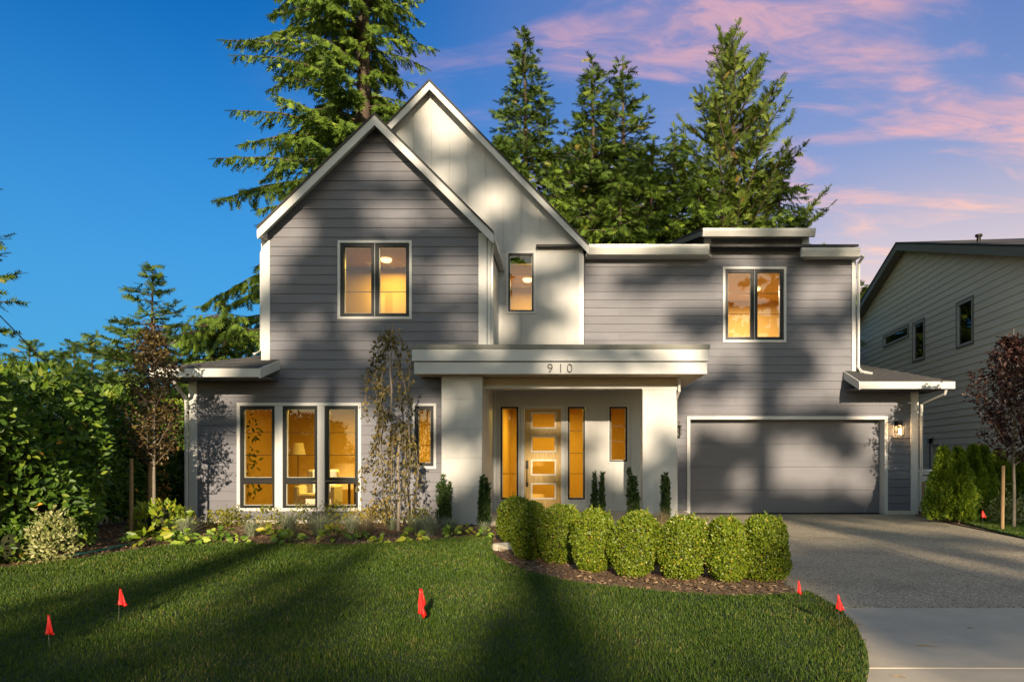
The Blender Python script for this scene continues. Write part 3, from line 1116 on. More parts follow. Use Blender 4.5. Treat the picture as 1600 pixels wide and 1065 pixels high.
# --- garage door
g0, g1, gt = GAR[0] + 0.085, GAR[1] - 0.085, GAR[3] - 0.085
gtm = MB().box(GAR[0], g0 - 0.002, YW - 0.05, YW + 0.30, 0.0, GAR[3]).box(g1 + 0.002, GAR[1], YW - 0.05, YW + 0.30, 0.0, GAR[3])
gtm.box(g0 - 0.002, g1 + 0.002, YW - 0.05, YW + 0.30, gt + 0.002, GAR[3])
gbody = MB().box(g0 - 0.001, g1 + 0.001, YW + 0.27, YW + 0.30, 0.012, gt)
gd = H(gbody, 'garage_door', M_GDOOR)
gtm.build('door_frame', M_TRIM, gd, world_coords=False, bevel=0.004)
for i in range(4):
    za, zb_ = 0.014 + (gt - 0.03) * i / 4, 0.014 + (gt - 0.03) * (i + 1) / 4
    MB().box(g0 + 0.004, g1 - 0.004, YW + 0.235, YW + 0.269, za + 0.002, zb_ - 0.002).build('door_section', M_GDOOR, gd, world_coords=False, bevel=0.004)
MB().box(g0, g1, YW + 0.232, YW + 0.236, 0.001, 0.013).build('bottom_seal', M_BLACK, gd, world_coords=False)

# --- house number
for ch, px in (('9', 859.5), ('1', 876), ('0', 890)):
    cu = bpy.data.curves.new('digit', 'FONT')
    cu.body = ch
    cu.size = 0.27
    cu.extrude = 0.012
    cu.offset = -0.004
    cu.align_x = 'CENTER'
    t = bpy.data.objects.new('digit', cu)
    COL.objects.link(t)
    dg = bpy.context.evaluated_depsgraph_get()
    me = bpy.data.meshes.new_from_object(t.evaluated_get(dg))
    COL.objects.unlink(t)
    bpy.data.objects.remove(t)
    me.transform(Matrix.Translation((PX(px, YC), YC - 0.022, PZ(583, YC) + 0.015)) @ Matrix.Rotation(R(90), 4, 'X'))
    me.materials.clear()
    me.materials.append(M_BRONZE)
    o = link('house_number', me, house, True)
    o['label'] = 'dark metal digit %s on the canopy fascia' % ch


# --- rooms behind the windows
def room(x0, x1, y0, y1, z0, z1, power, col, lamp=None):
    mb = MB()
    t = 0.05
    mb.box(x0, x1, y1, y1 + t, z0, z1).box(x0 - t, x0, y0, y1 + t, z0, z1).box(x1, x1 + t, y0, y1 + t, z0, z1)
    mb.box(x0 - t, x1 + t, y0, y1 + t, z1, z1 + t)
    H(mb, 'interior_wall', M_ROOM)
    H(MB().box(x0 - t, x1 + t, y0, y1 + t, z0 - t, z0), 'interior_floor', M_FLOOR)
    lx, ly = lamp or ((x0 + x1) / 2, y0 + (y1 - y0) * 0.55)
    lo = H(MB().lathe([(0.04, z1 - 0.09), (0.10, z1 - 0.075), (0.13, z1 - 0.04), (0.13, z1 - 0.004)], 16, (lx, ly)), 'ceiling_lamp', M_LAMP)
    la = bpy.data.lights.new('ceiling_lamp_light', 'AREA')
    la.shape = 'DISK'
    la.size = 0.9
    la.energy = power
    la.color = col
    ob = bpy.data.objects.new('ceiling_lamp_light', la)
    COL.objects.link(ob)
    ob.parent = lo
    ob.location = (lx, ly, z1 - 0.13)


AMB = (1.0, 0.66, 0.10)
room(LL + 0.2, -2.0, YG + 0.15, 19.4, 0.12, 2.85, 105, AMB)
room(GL + 0.2, GRt - 0.2, YG + 0.15, 16.95, 3.35, 6.15, 38, AMB, (-4.2, 16.2))
room(-1.6, 0.35, YD + 0.15, 19.6, 3.45, 6.3, 26, (1.0, 0.70, 0.25), (-0.97, 18.6))
room(-1.6, 2.5, YD + 0.15, 20.8, 0.13, 2.95, 85, AMB, (-0.25, 18.9))
room(3.2, 6.9, YW + 0.15, 20.6, 3.45, 6.15, 140, (1.0, 0.80, 0.60), (5.35, 19.0))


# furniture that shows through the glass
def thing(name, loc, label, cat, group=None, rz=0):
    return empty(name, loc, label, cat, group, None, rz)


ch = thing('armchair', (-6.05, 16.9, 0.12), 'cream armchair inside behind the middle pane of the triple window', 'armchair')
MB().box(-0.40, 0.40, -0.38, 0.30, 0.16, 0.44).build('seat', M_SOFA, ch, False, bevel=0.04)
MB().box(-0.40, 0.40, 0.24, 0.40, 0.40, 1.02).build('backrest', M_SOFA, ch, False, bevel=0.05)
for s in (-1, 1):
    MB().box(s * 0.42 - 0.07, s * 0.42 + 0.07, -0.38, 0.36, 0.16, 0.64).build('armrest', M_SOFA, ch, False, bevel=0.04)
    for yy in (-0.32, 0.32):
        MB().tube([(s * 0.36, yy, 0), (s * 0.36, yy, 0.16)], [0.018, 0.025], 6).build('leg', M_DARKWOOD, ch, False)
tb = thing('side_table', (-4.75, 17.0, 0.12), 'dark wooden table inside behind the right pane of the triple window', 'table')
MB().box(-0.55, 0.55, -0.28, 0.28, 0.72, 0.76).build('table_top', M_DARKWOOD, tb, False, bevel=0.008)
for sx in (-0.5, 0.5):
    for sy in (-0.24, 0.24):
        MB().box(sx - 0.025, sx + 0.025, sy - 0.025, sy + 0.025, 0, 0.719).build('leg', M_DARKWOOD, tb, False)
vs = thing('vase', (-5.0, 16.95, 0.88), 'small pale vase standing on the table inside the triple window', 'vase')
MB().lathe([(0.05, 0.001), (0.085, 0.08), (0.07, 0.18), (0.035, 0.24), (0.045, 0.27)], 14).build('vase_body', M_SOFA, vs, False, smooth=True)
pc = thing('framed_picture', (-4.7, 19.38, 1.2), 'plain framed picture on the room wall seen through the right pane', 'picture')
MB().frame(-0.5, 0.5, 0, 1.2, 0.05, -0.03, 0.0).build('picture_frame', M_DARKWOOD, pc, False)
MB().box(-0.45, 0.45, -0.012, -0.004, 0.05, 1.15).build('picture_sheet', M_FLOOR, pc, False)
fl = thing('floor_lamp', (-7.3, 18.8, 0.12), 'slim dark floor lamp inside behind the left pane of the triple window', 'lamp')
MB().lathe([(0.14, 0), (0.14, 0.02), (0.015, 0.03), (0.012, 1.45)], 12).build('lamp_stand', M_DARKWOOD, fl, False)
MB().lathe([(0.20, 1.40), (0.14, 1.72)], 16).build('lamp_shade', M_SOFA, fl, False)


# --- wall lanterns
def lantern(x, y, z, label, lit):
    t = thing('wall_lantern', (x, y, z), label, 'wall lamp', 'wall lanterns beside the garage door')
    MB().box(-0.06, 0.06, -0.02, 0.0, 0.08, 0.36).build('back_plate', M_BRONZE, t, False)
    c = MB()
    for sx in (-1, 1):
        for sy in (-0.205, -0.055):
            c.box(sx * 0.075 - 0.007, sx * 0.075 + 0.007, sy - 0.007, sy + 0.007, 0.0, 0.24)
    c.box(-0.085, 0.085, -0.215, -0.045, -0.012, 0.0)
    c.box(-0.095, 0.095, -0.225, -0.035, 0.24, 0.255)
    c.box(-0.05, 0.05, -0.18, -0.08, 0.255, 0.36)
    c.box(-0.02, 0.02, -0.10, -0.02, 0.30, 0.33)
    c.build('cage', M_BRONZE, t, False)
    g = MB().box(-0.07, 0.07, -0.200, -0.198, 0.002, 0.238)
    g.build('glass_pane', M_GLASS, t, False)
    for sx in (-0.032, 0.032):
        MB().lathe([(0.013, 0.0), (0.013, 0.02)], 8, (sx, -0.13)).build('candle_base', M_BRONZE, t, False)
        if not lit:
            continue
        b = MB().lathe([(0.012, 0.02), (0.012, 0.10), (0.016, 0.115), (0.012, 0.15), (0.002, 0.175)], 8, (sx, -0.13)).build('candle_bulb', M_BULB, t, False, smooth=True)
    if not lit:
        return
    la = bpy.data.lights.new('lantern_light', 'POINT')
    la.energy = 6
    la.color = (1.0, 0.62, 0.28)
    la.shadow_soft_size = 0.05
    ob = bpy.data.objects.new('lantern_light', la)
    COL.objects.link(ob)
    ob.parent = t
    ob.location = (0, -0.13, 0.19)


lantern(PX(1405, YW - 0.13), YW - 0.024, PZ(680, YW), 'lit black box lantern on the wall right of the garage door', True)
lantern(PX(1059, YW - 0.13), YW - 0.024, PZ(680, YW), 'black box lantern mostly hidden by the porch column left of the garage', False)

# ------------------------------------------------------------------ neighbour's house
nd0 = 24.6
NSL = 0.321
nb = empty('neighbour_house', (10 + 0.098 * nd0, nd0, 0), 'pale lap sided house with olive trim at the right edge', 'house', rz=R(-95.6))
NZ = PZ(378, nd0) - 0.15
NH = 8.9
nw = [(-NH, 0), (NH, 0), (NH, NZ - NSL * NH), (0, NZ), (-NH, NZ - NSL * NH)]


def n_rect(px0, px1, py0, py1):
    """rectangle on the side wall from its place in the photo: px at both edges, py measured at the left edge"""
    def loc(px):
        d = 10.0 / ((px - CX) / F - 0.098)
        return d, (nd0 - d) * math.hypot(1, 0.098)
    da, la = loc(px0)
    db, lb = loc(px1)
    return (la, lb, PZ(py1, da), PZ(py0, da))


NW = [n_rect(1382, 1421, 526, 542), n_rect(1428, 1446, 506, 565), n_rect(1497, 1522, 475, 543)]
nwall = MB()
for p in minus_rects([nw], [inset(r, 0.02) for r in NW]):
    nwall.prism_xz(p, 0, 0.14)
nwo = nwall.build('wall', M_NEIGH, nb, False)
lap_siding(nwo, clip_rect(nw, -NH, NH, 0.15, 12), NW, 0.0, NZ, zbot=0.15, exp=0.212, mat=M_NEIGH, seed=21, lap=4.9)
MB().box(-NH, NH, 0.15, 9.0, 0, 0.1).box(-NH, NH, 8.9, 9.0, 0.1, NZ - NSL * NH - 0.1).box(-NH, -NH + 0.14, 0.15, 8.9, 0.1, NZ - NSL * NH - 0.1).box(
    NH - 0.14, NH, 0.15, 8.9, 0.1, NZ - NSL * NH - 0.1).build('wall', M_NEIGH, nb, False)
for s in (-1, 1):
    e = s * (NH + 0.5)
    ez = NZ + 0.16 - NSL * (NH + 0.5)
    q = [(0, -0.42, NZ + 0.16), (e, -0.42, ez), (e, 9.3, ez), (0, 9.3, NZ + 0.16)]
    if s > 0:
        q = q[:]
    else:
        q = q[::-1]
    MB().slab(q, 0.05).build('roof', M_ROOF, nb, False)
    pl = [(0, NZ + 0.10), (e, ez - 0.06), (e, ez - 0.30), (0, NZ - 0.14)]
    MB().prism_xz(pl, -0.40, -0.36).build('rake_board', M_NTRIM, nb, False)
    pl = [(0, NZ - 0.02), (e, ez - 0.18), (e, ez - 0.22), (0, NZ - 0.06)]
    MB().prism_xz(pl, -0.355, 0.0).build('soffit', M_NTRIM, nb, False)
MB().lathe([(0.06, NZ - 1.5), (0.06, NZ - 0.98), (0.10, NZ - 0.96), (0.10, NZ - 0.9)], 10, (4.0, 0.5)).build('roof_vent', M_BRONZE, nb, False)
q = [(5.2, 3.2, NZ - 0.45), (8.2, 3.2, NZ - 1.0), (8.2, 7.5, NZ - 1.0), (5.2, 7.5, NZ - 0.45)]
for r in NW:
    w = MB().frame(r[0] + 0.01, r[1] - 0.01, r[2] + 0.01, r[3] - 0.01, 0.055, -0.045, 0.06).build('window', M_NFRAME, nb, False)
    MB().box(r[0] + 0.06, r[1] - 0.06, 0.01, 0.016, r[2] + 0.06, r[3] - 0.06).build('glass_pane', M_GLASS, w, False)
    MB().frame(r[0] - 0.04, r[1] + 0.04, r[2] - 0.04, r[3] + 0.04, 0.048, -0.05, -0.028).build('window_trim', M_NTRIM, w, False)
MB().box(-NH + 0.2, NH - 0.2, 0.5, 0.55, 0.2, 6).build('interior_wall', M_BLACK, nb, False)  # black sheet, the darkness of unlit rooms put into its colour
# gas meter cabinet on the wall
nd = 10.0 / ((1466 - CX) / F - 0.098)
nx = (nd0 - nd) * 1.0048
mt = MB().frame(nx - 0.36, nx + 0.28, PZ(735, nd), PZ(692, nd), 0.05, -0.09, -0.03)
mt.build('meter_frame', M_NFRAME, nb, False)
MB().tube([(nx - 0.42, -0.07, PZ(760, nd)), (nx - 0.42, -0.07, PZ(688, nd)), (nx - 0.26, -0.07, PZ(684, nd))], 0.03, 6).box(
    nx - 0.50, nx - 0.36, -0.14, -0.03, PZ(692, nd), PZ(684, nd)).build('meter_pipe', M_BRONZE, nb, False)

SHADE_TREES = [(16.5, -37, 33, 4.8, 151), (11.3, -40, 36, 4.8, 152), (0.3, -38, 34, 4.6, 153), (23.5, -41, 34, 2.1, 0), (-6.5, -41, 33, 4.3, 0), (5.4, -48, 34, 0.4, 0)]
SHADE_BASE = (0.14, 0.14, 0.53)
SHADE_LABELS = ['', '', '', 'tall fir across the street, right of the one nearest the driveway side', 'tall fir across the street, leftmost of the row past the hedge side',
                'unseen tall fir added to shade the white gable, set back opposite the porch']  # the last one is unseen, added to shade the white gable
SHADE_SMALL = [(-3.0, -36, 12.6, 0.3, 'unseen low fir added to shade the lawn, opposite the hedge'), (1.9, -37, 13.0, 1.2, 'unseen low fir added to shade the lawn, opposite its middle'),
               (5.6, -36, 11.2, 2.3, 'unseen low fir added to shade the lawn, opposite the boxwoods'), (3.6, -33, 10.9, 4.4, 'unseen low fir added to shade the lawn, nearest of those opposite it'), (-0.6, -34, 11.6, 5.3, 'unseen low fir added to shade the lawn, between those opposite hedge and lawn'),
               (12.8, -37, 12.6, 3.9, 'unseen low fir added for its shade, opposite the driveway')]

# ------------------------------------------------------------------ vegetation tools
def norm(a):
    return a / np.maximum(np.linalg.norm(a, axis=-1, keepdims=True), 1e-9)


def frames(dirs, ups):
    """local Y along dirs, Z near ups"""
    Y = norm(dirs)
    X = norm(np.cross(Y, ups))
    bad = np.linalg.norm(np.cross(Y, ups), axis=-1) < 1e-4
    if bad.any():
        X[bad] = norm(np.cross(Y[bad], np.array([[1.0, 0.1, 0.2]])))
    Z = np.cross(X, Y)
    return X, Y, Z


def np_mesh(name, V, FI, mat, var=None):
    """V (n,3), FI (m,k) same-sized faces"""
    me = bpy.data.meshes.new(name)
    n, (m, k) = len(V), FI.shape
    me.vertices.add(n)
    me.vertices.foreach_set('co', np.ascontiguousarray(V, np.float32).ravel())
    me.loops.add(m * k)
    me.loops.foreach_set('vertex_index', np.ascontiguousarray(FI, np.int32).ravel())
    me.polygons.add(m)
    me.polygons.foreach_set('loop_start', np.arange(0, m * k, k, dtype=np.int32))
    me.update(calc_edges=True)
    if var is not None:
        a = me.attributes.new('var', 'FLOAT', 'POINT')
        a.data.foreach_set('value', np.ascontiguousarray(var, np.float32))
    me.materials.append(mat)
    return me


def scatter(name, tv, tf, P, D, U, S, mat, var=None, SX=None):
    tv, tf = np.asarray(tv, float), np.asarray(tf, int)
    n = len(P)
    X, Y, Z = frames(D, U)
    S = np.broadcast_to(np.asarray(S, float), (n,))
    SX = S if SX is None else np.broadcast_to(np.asarray(SX, float), (n,))
    V = (P[:, None, :] + (tv[None, :, 0:1] * SX[:, None, None]) * X[:, None, :] +
         (tv[None, :, 1:2] * S[:, None, None]) * Y[:, None, :] + (tv[None, :, 2:3] * S[:, None, None]) * Z[:, None, :])
    FI = tf[None] + (np.arange(n) * len(tv))[:, None, None]
    if var is None:
        var = RNG.random(n)
    return np_mesh(name, V.reshape(-1, 3), FI.reshape(-1, tf.shape[1]), mat, np.repeat(var, len(tv)))


def leaf_t(w=0.42, fold=0.10, curl=-0.06):
    v = [(0, 0, 0), (w / 2, 0.34, fold), (w * 0.40, 0.70, fold * 0.8 + curl * 0.5), (0, 1, curl), (-w * 0.40, 0.70, fold * 0.8 + curl * 0.5), (-w / 2, 0.34, fold)]
    return v, [(0, 1, 2, 3), (0, 3, 4, 5)]


def spray_t(n_side=2, w=0.13, spread=0.75, droop=0.0):
    """a flat conifer twig: a spine with side needles"""
    v, f = [], []

    def blade(o, d, l, ww):
        d = np.array(d, float)
        d /= np.linalg.norm(d)
        o = np.array(o, float)
        s = np.cross(d, (0, 0, 1))
        s /= max(np.linalg.norm(s), 1e-6)
        i = len(v)
        for p in (o - d * l * 0.05 + s * ww / 2, o + d * l, o - d * l * 0.05 - s * ww / 2):
            v.append(tuple(p))
        f.append((i, i + 1, i + 2))
    blade((0, 0, 0), (0, 1, droop), 1.0, w)
    for k in range(n_side):
        t = 0.12 + 0.62 * k / max(1, n_side - 1)
        for s in (-1, 1):
            blade((0, t * 0.95, droop * t), (s * spread, 0.75, -0.12 + droop), 0.62 * (1 - 0.45 * t), w)
    return v, f


def tubes(name, mat, chains, parent, seg=5):
    mb = MB()
    for pts, rads in chains:
        mb.tube(pts, rads, seg, cap=False)
    return mb.build(name, mat, parent, False, smooth=True)


FIR = leafmat('fir_needles', [(0.0, (0.046, 0.080, 0.011)), (0.45, (0.103, 0.169, 0.021)), (0.8, (0.197, 0.288, 0.031)), (1.0, (0.310, 0.397, 0.044))], 0.25, 0.6, 0.25)
SPRUCE = leafmat('spruce_needles', [(0.0, (0.037, 0.069, 0.014)), (0.5, (0.083, 0.139, 0.022)), (0.93, (0.156, 0.234, 0.031)), (1.0, (0.269, 0.215, 0.041))], 0.2, 0.6, 0.25)
PINE = leafmat('pine_needles', [(0.0, (0.044, 0.075, 0.012)), (0.5, (0.110, 0.159, 0.022)), (0.93, (0.190, 0.238, 0.033)), (1.0, (0.339, 0.209, 0.041))], 0.2, 0.6, 0.25)
LAUREL = leafmat('laurel_leaf', [(0.0, (0.025, 0.058, 0.009)), (0.45, (0.070, 0.137, 0.015)), (0.85, (0.168, 0.247, 0.024)), (0.985, (0.224, 0.273, 0.033)), (1.0, (0.770, 0.390, 0.044))], 0.25, 0.42, 0.3)
BOX = leafmat('boxwood_leaf', [(0.0, (0.066, 0.114, 0.009)), (0.5, (0.156, 0.214, 0.014)), (0.9, (0.271, 0.307, 0.022)), (1.0, (0.459, 0.314, 0.046))], 0.25, 0.4, 0.4)
ARBV = leafmat('arborvitae_leaf', [(0.0, (0.046, 0.098, 0.010)), (0.5, (0.149, 0.230, 0.018)), (1.0, (0.310, 0.380, 0.030))], 0.3, 0.5, 0.3)
YEW = leafmat('yew_leaf', [(0.0, (0.021, 0.046, 0.012)), (0.6, (0.052, 0.098, 0.022)), (1.0, (0.111, 0.156, 0.034))], 0.15, 0.45, 0.35)
PURP = leafmat('purple_leaf', [(0.0, (0.030, 0.018, 0.012)), (0.4, (0.075, 0.045, 0.022)), (0.75, (0.14, 0.095, 0.03)), (1.0, (0.20, 0.16, 0.04))], 0.35, 0.4, 0.35)
PURPR = leafmat('dark_purple_leaf', [(0.0, (0.020, 0.010, 0.012)), (0.6, (0.045, 0.020, 0.018)), (1.0, (0.11, 0.05, 0.03))], 0.3, 0.4, 0.35)
WEEP = leafmat('weeping_leaf', [(0.0, (0.052, 0.044, 0.016)), (0.5, (0.132, 0.110, 0.034)), (0.85, (0.241, 0.182, 0.050)), (1.0, (0.391, 0.264, 0.080))], 0.35, 0.5, 0.3)
SUNLIT_PATCH = leafmat('sunlit_patch_leaf', [(0.0, (0.16, 0.07, 0.025)), (1.0, (0.42, 0.20, 0.06))], 0.35, 0.45, 0.3)  # orange stands for sunlight on a patch of hedge
HOSTA = leafmat('hosta_leaf', [(0.0, (0.086, 0.170, 0.019)), (0.5, (0.187, 0.297, 0.031)), (1.0, (0.432, 0.510, 0.073))], 0.3, 0.4, 0.4)
LIME = leafmat('lime_leaf', [(0.0, (0.108, 0.177, 0.013)), (0.55, (0.240, 0.319, 0.024)), (1.0, (0.504, 0.425, 0.044))], 0.3, 0.4, 0.4)
GOLD = leafmat('golden_leaf', [(0.0, (0.156, 0.142, 0.017)), (0.5, (0.360, 0.283, 0.033)), (1.0, (0.624, 0.425, 0.066))], 0.35, 0.5, 0.3)
OLIVE = leafmat('olive_leaf', [(0.0, (0.082, 0.107, 0.014)), (0.5, (0.194, 0.208, 0.024)), (1.0, (0.389, 0.307, 0.036))], 0.3, 0.5, 0.3)
VARIEG = leafmat('variegated_leaf', [(0.0, (0.12, 0.16, 0.04)), (0.5, (0.34, 0.35, 0.12)), (1.0, (0.56, 0.52, 0.26))], 0.3, 0.4, 0.4)
FESCUE = leafmat('fescue_blade', [(0.0, (0.144, 0.183, 0.103)), (0.6, (0.302, 0.339, 0.218)), (1.0, (0.518, 0.501, 0.327))], 0.3, 0.5, 0.3)
TAN = leafmat('tan_grass_blade', [(0.0, (0.20, 0.16, 0.08)), (1.0, (0.46, 0.38, 0.22))], 0.3, 0.6, 0.3)
REDG = leafmat('purple_grass_blade', [(0.0, (0.05, 0.018, 0.016)), (0.7, (0.13, 0.045, 0.035)), (1.0, (0.28, 0.12, 0.08))], 0.3, 0.5, 0.3)
GRASS = leafmat('lawn_blade', [(0.0, (0.029, 0.063, 0.007)), (0.45, (0.057, 0.111, 0.010)), (0.8, (0.098, 0.150, 0.014)), (0.97, (0.166, 0.175, 0.025)), (1.0, (0.311, 0.232, 0.084))], 0.3, 0.5, 0.3, patch=0.55)
CHIP = leafmat('mulch_chip', [(0.0, (0.075, 0.042, 0.024)), (0.6, (0.22, 0.13, 0.07)), (1.0, (0.42, 0.28, 0.165))], 0.0, 0.9, 0.2)


def conifer_data(seed, Ht, prof, base=0.08, step=0.45, per=6, e0=-0.1, curve=-0.25, spray=0.34, tw=0.30, skip=0.12, hang=0.0, up=0.0,
                 jitter=0.25, side_bias=None, keep=None, wfan=0.42, n_side=2):
    """returns (trunk chains, spray arrays). prof(t) = crown radius at height fraction t"""
    r = np.random.default_rng(seed)
    P, D, U, S, chains = [], [], [], [], []
    lean = r.uniform(-0.012, 0.012, 2)
    r0 = 0.016 * Ht + 0.03
    ts = np.linspace(0, 1, 10)
    chains.append(([(lean[0] * Ht * t, lean[1] * Ht * t, Ht * t) for t in ts], [max(0.012, r0 * (1 - t) ** 0.8) for t in ts]))
    h = base * Ht
    while h < Ht * 0.985:
        t = h / Ht
        Rr = prof(t)
        k = max(3, int(round(per * (0.7 + 0.5 * (1 - t)))))
        a0 = r.uniform(0, 6.28)
        for j in range(k):
            if r.random() < skip:
                continue
            az = a0 + j * 6.283 / k + r.uniform(-0.35, 0.35)
            L = Rr * r.uniform(1 - jitter * 1.6, 1 + jitter)
            if side_bias:
                L *= side_bias(az, t)
            if L < 0.15:
                L = 0.15
            hh = h + r.uniform(-0.8, 0.8) * step
            el = e0 + (1 - t) * -0.12 + r.uniform(-0.14, 0.14) + up * t
            ca, sa = math.cos(az), math.sin(az)
            o = np.array([lean[0] * hh, lean[1] * hh, hh])
            nseg = 6
            pts = [o]
            e = el
            for s in range(nseg):
                d = np.array([ca * math.cos(e), sa * math.cos(e), math.sin(e)])
                pts.append(pts[-1] + d * L / nseg)
                e += curve / nseg + r.uniform(-0.05, 0.05)
            pts = np.array(pts)
            rb = min(0.09, 0.018 * L + 0.008)
            chains.append(([tuple(p) for p in pts[::2]] + [], [rb, rb * 0.75, rb * 0.45, rb * 0.15]))
            side = np.array([-sa, ca, 0.0])
            nt = max(2, int(L / tw))
            for q in range(nt):
                f = 0.18 + 0.82 * (q + r.random()) / nt
                fi = f * nseg
                i = min(int(fi), nseg - 1)
                c = pts[i] + (pts[i + 1] - pts[i]) * (fi - i)
                bd = pts[i + 1] - pts[i]
                bd = bd / np.linalg.norm(bd)
                for sg in (-1, 1):
                    l = (wfan * L * (1.05 - f) + 0.16) * r.uniform(0.6, 1.2)
                    l = min(l, 1.5)
                    dd = bd * 0.75 + side * sg * r.uniform(0.5, 1.0) + np.array([0, 0, r.uniform(-0.25, 0.15) - hang * 0.9 + up * 0.25])
                    dd /= np.linalg.norm(dd)
                    m = max(1, int(l / (spray * 0.62)))
                    for w in range(m):
                        ff = (w + 0.2) / m
                        pp = c + dd * l * ff + np.array([0, 0, -hang * 0.6 * (l * ff) ** 1.5 - 0.08 * (l * ff) ** 2])
                        P.append(pp)
                        D.append(dd + r.normal(0, 0.28, 3) + np.array([0, 0, -hang * r.uniform(0.3, 1.6)]))
                        U.append(np.array([ca * 0.6, sa * 0.6, 0.7]) + r.normal(0, 0.6, 3))
                        S.append(spray * r.uniform(0.7, 1.25))
            P.append(pts[-1])
            D.append(pts[-1] - pts[-2])
            U.append(np.array([0, 0, 1.0]))
            S.append(spray)
        h += step * (0.6 + 0.6 * (1 - t)) * r.uniform(0.85, 1.15)
    for z in np.linspace(0.9, 1.0, 10):
        for q in range(3):
            P.append(np.array([lean[0] * Ht * z, lean[1] * Ht * z, Ht * z]))
            a = r.uniform(0, 6.28)
            D.append(np.array([math.cos(a), math.sin(a), 1.2]))
            U.append(np.array([0, 0.2, 1.0]))
            S.append(spray * 0.8)
    P, D, U, S = map(np.array, (P, D, U, S))
    if keep is not None:
        k = keep(P)
        P, D, U, S = P[k], D[k], U[k], S[k]
    return chains, P, D, U, S


NSP = []


def conifer(name, loc, label, mat, seed, Ht, prof, cat='tree', group=None, rz=0.0, n_side=3, w=0.20, wood=True, **kw):
    chains, P, D, U, S = conifer_data(seed, Ht, prof, n_side=n_side, **kw)
    t = empty(name, (loc[0], loc[1], loc[2] if len(loc) > 2 else -0.05), label, cat, group, rz=rz)
    tubes('trunk', M_BARK, chains[:1], t, 8)
    tubes('limbs', M_BARK, chains[1:], t, 3)['kind'] = 'stuff'
    tv, tf = spray_t(n_side, w)
    NSP.append((name, len(P), len(tf)))
    cl = np.sin(P[:, 0] * 1.7 + seed) * np.sin(P[:, 1] * 1.9) * np.sin(P[:, 2] * 1.6 + 1)
    var = np.clip(RNG.normal(0.48, 0.22, len(P)) + 0.12 * cl, 0, 1)
    link('crown', scatter('crown', tv, tf, P, D, U, S, mat, var), t)
    return t


def copy_tree(o, loc, label, rz, sc, group=None, name=None):
    r = o.copy()
    COL.objects.link(r)
    r.location = (loc[0], loc[1], -0.05)
    r.rotation_euler = (0, 0, rz)
    r.scale = (sc, sc, sc)
    r['label'] = label
    if group:
        r['group'] = group
    for ch_ in o.children:
        c = ch_.copy()
        COL.objects.link(c)
        c.parent = r
    return r


def cone(rb, p=0.85, tb=0.1):
    return lambda t: rb * (max(0.0, 1 - t) ** p) * min(1.0, 0.45 + t / tb * 0.55) + 0.12


# ------------------------------------------------------------------ trees behind the house
GB = 'evergreens behind the house'
dF = 29.0


def bias_fir(az, t):
    # long limbs to the west (left in the picture), shorter on the other side
    return 1.0 + 0.16 * max(0.0, -math.cos(az)) - 0.38 * max(0.0, math.cos(az)) - 0.1 * abs(math.sin(az))


conifer('douglas_fir', (PX(562, dF), dF), 'huge fir with long drooping limbs rising above the grey gable', FIR, 101, 31.0,
        lambda t: 6.0 * (1 - t) ** 0.5, group=GB, base=0.15, step=0.66, per=10, e0=0.12, curve=-0.5, spray=0.34, tw=0.13, skip=0.24, hang=0.45, jitter=0.35,
        side_bias=bias_fir, wfan=0.24)
dS = 32.0
ht = lambda py, d: PZ(py, d)
conifer('spruce', (PX(826, dS), dS), 'narrow pointed spruce, leftmost of those right of the white gable', SPRUCE, 111, ht(52, dS),
        cone(6.4, 0.92), group=GB, base=0.15, step=0.55, per=9, e0=-0.06, curve=0.35, spray=0.34, tw=0.2, jitter=0.4, skip=0.10)
conifer('spruce', (PX(932, 31), 31), 'dark spruce with cone laden top in the middle behind the house', SPRUCE, 112, ht(88, 31),
        cone(6.0, 0.9), group=GB, base=0.15, step=0.55, per=9, e0=0.0, curve=0.30, spray=0.34, tw=0.2, jitter=0.4, skip=0.12)
conifer('spruce', (PX(979, 33), 33), 'thin topped spruce right beside the cone laden one', SPRUCE, 113, ht(97, 33),
        cone(6.2, 0.95), group=GB, base=0.15, step=0.55, per=9, e0=-0.05, curve=0.40, spray=0.34, tw=0.2, jitter=0.4, skip=0.12)
conifer('fir_tree', (PX(1050, 30), 30), 'lower bright green fir between the spruces and the pine', FIR, 114, ht(200, 30),
        lambda t: 4.8 * (1 - t) ** 0.8 + 0.1, group=GB, base=0.15, step=0.55, per=9, e0=0.1, curve=-0.1, spray=0.34, tw=0.2, jitter=0.4, skip=0.12, hang=0.25)
conifer('fir_tree', (PX(870, 28.5), 28.5), 'bright low fir crown just over the white gable roof slope', FIR, 116, ht(255, 28.5),
        lambda t: 4.8 * (1 - t) ** 0.8 + 0.1, group=GB, base=0.15, step=0.55, per=9, e0=0.1, curve=-0.1, spray=0.34, tw=0.2, jitter=0.4, skip=0.12, hang=0.3)
conifer('fir_tree', (PX(965, 27.8), 27.8), 'bright low fir crown rising over the long upper gutter', FIR, 117, ht(275, 27.8),
        lambda t: 4.8 * (1 - t) ** 0.75 + 0.1, group=GB, base=0.15, step=0.55, per=9, e0=0.1, curve=-0.1, spray=0.34, tw=0.2, jitter=0.4, skip=0.12, hang=0.3)
fill = conifer('fir_tree', (PX(1013, 29), 29), 'leafy green fir filling the gap right of the two middle spruces', FIR, 118, ht(232, 29),
               lambda t: 4.6 * (1 - t) ** 0.7 + 0.1, group=GB, base=0.3, step=0.55, per=9, e0=0.1, curve=-0.1, spray=0.34, tw=0.2, jitter=0.4, skip=0.12, hang=0.3)
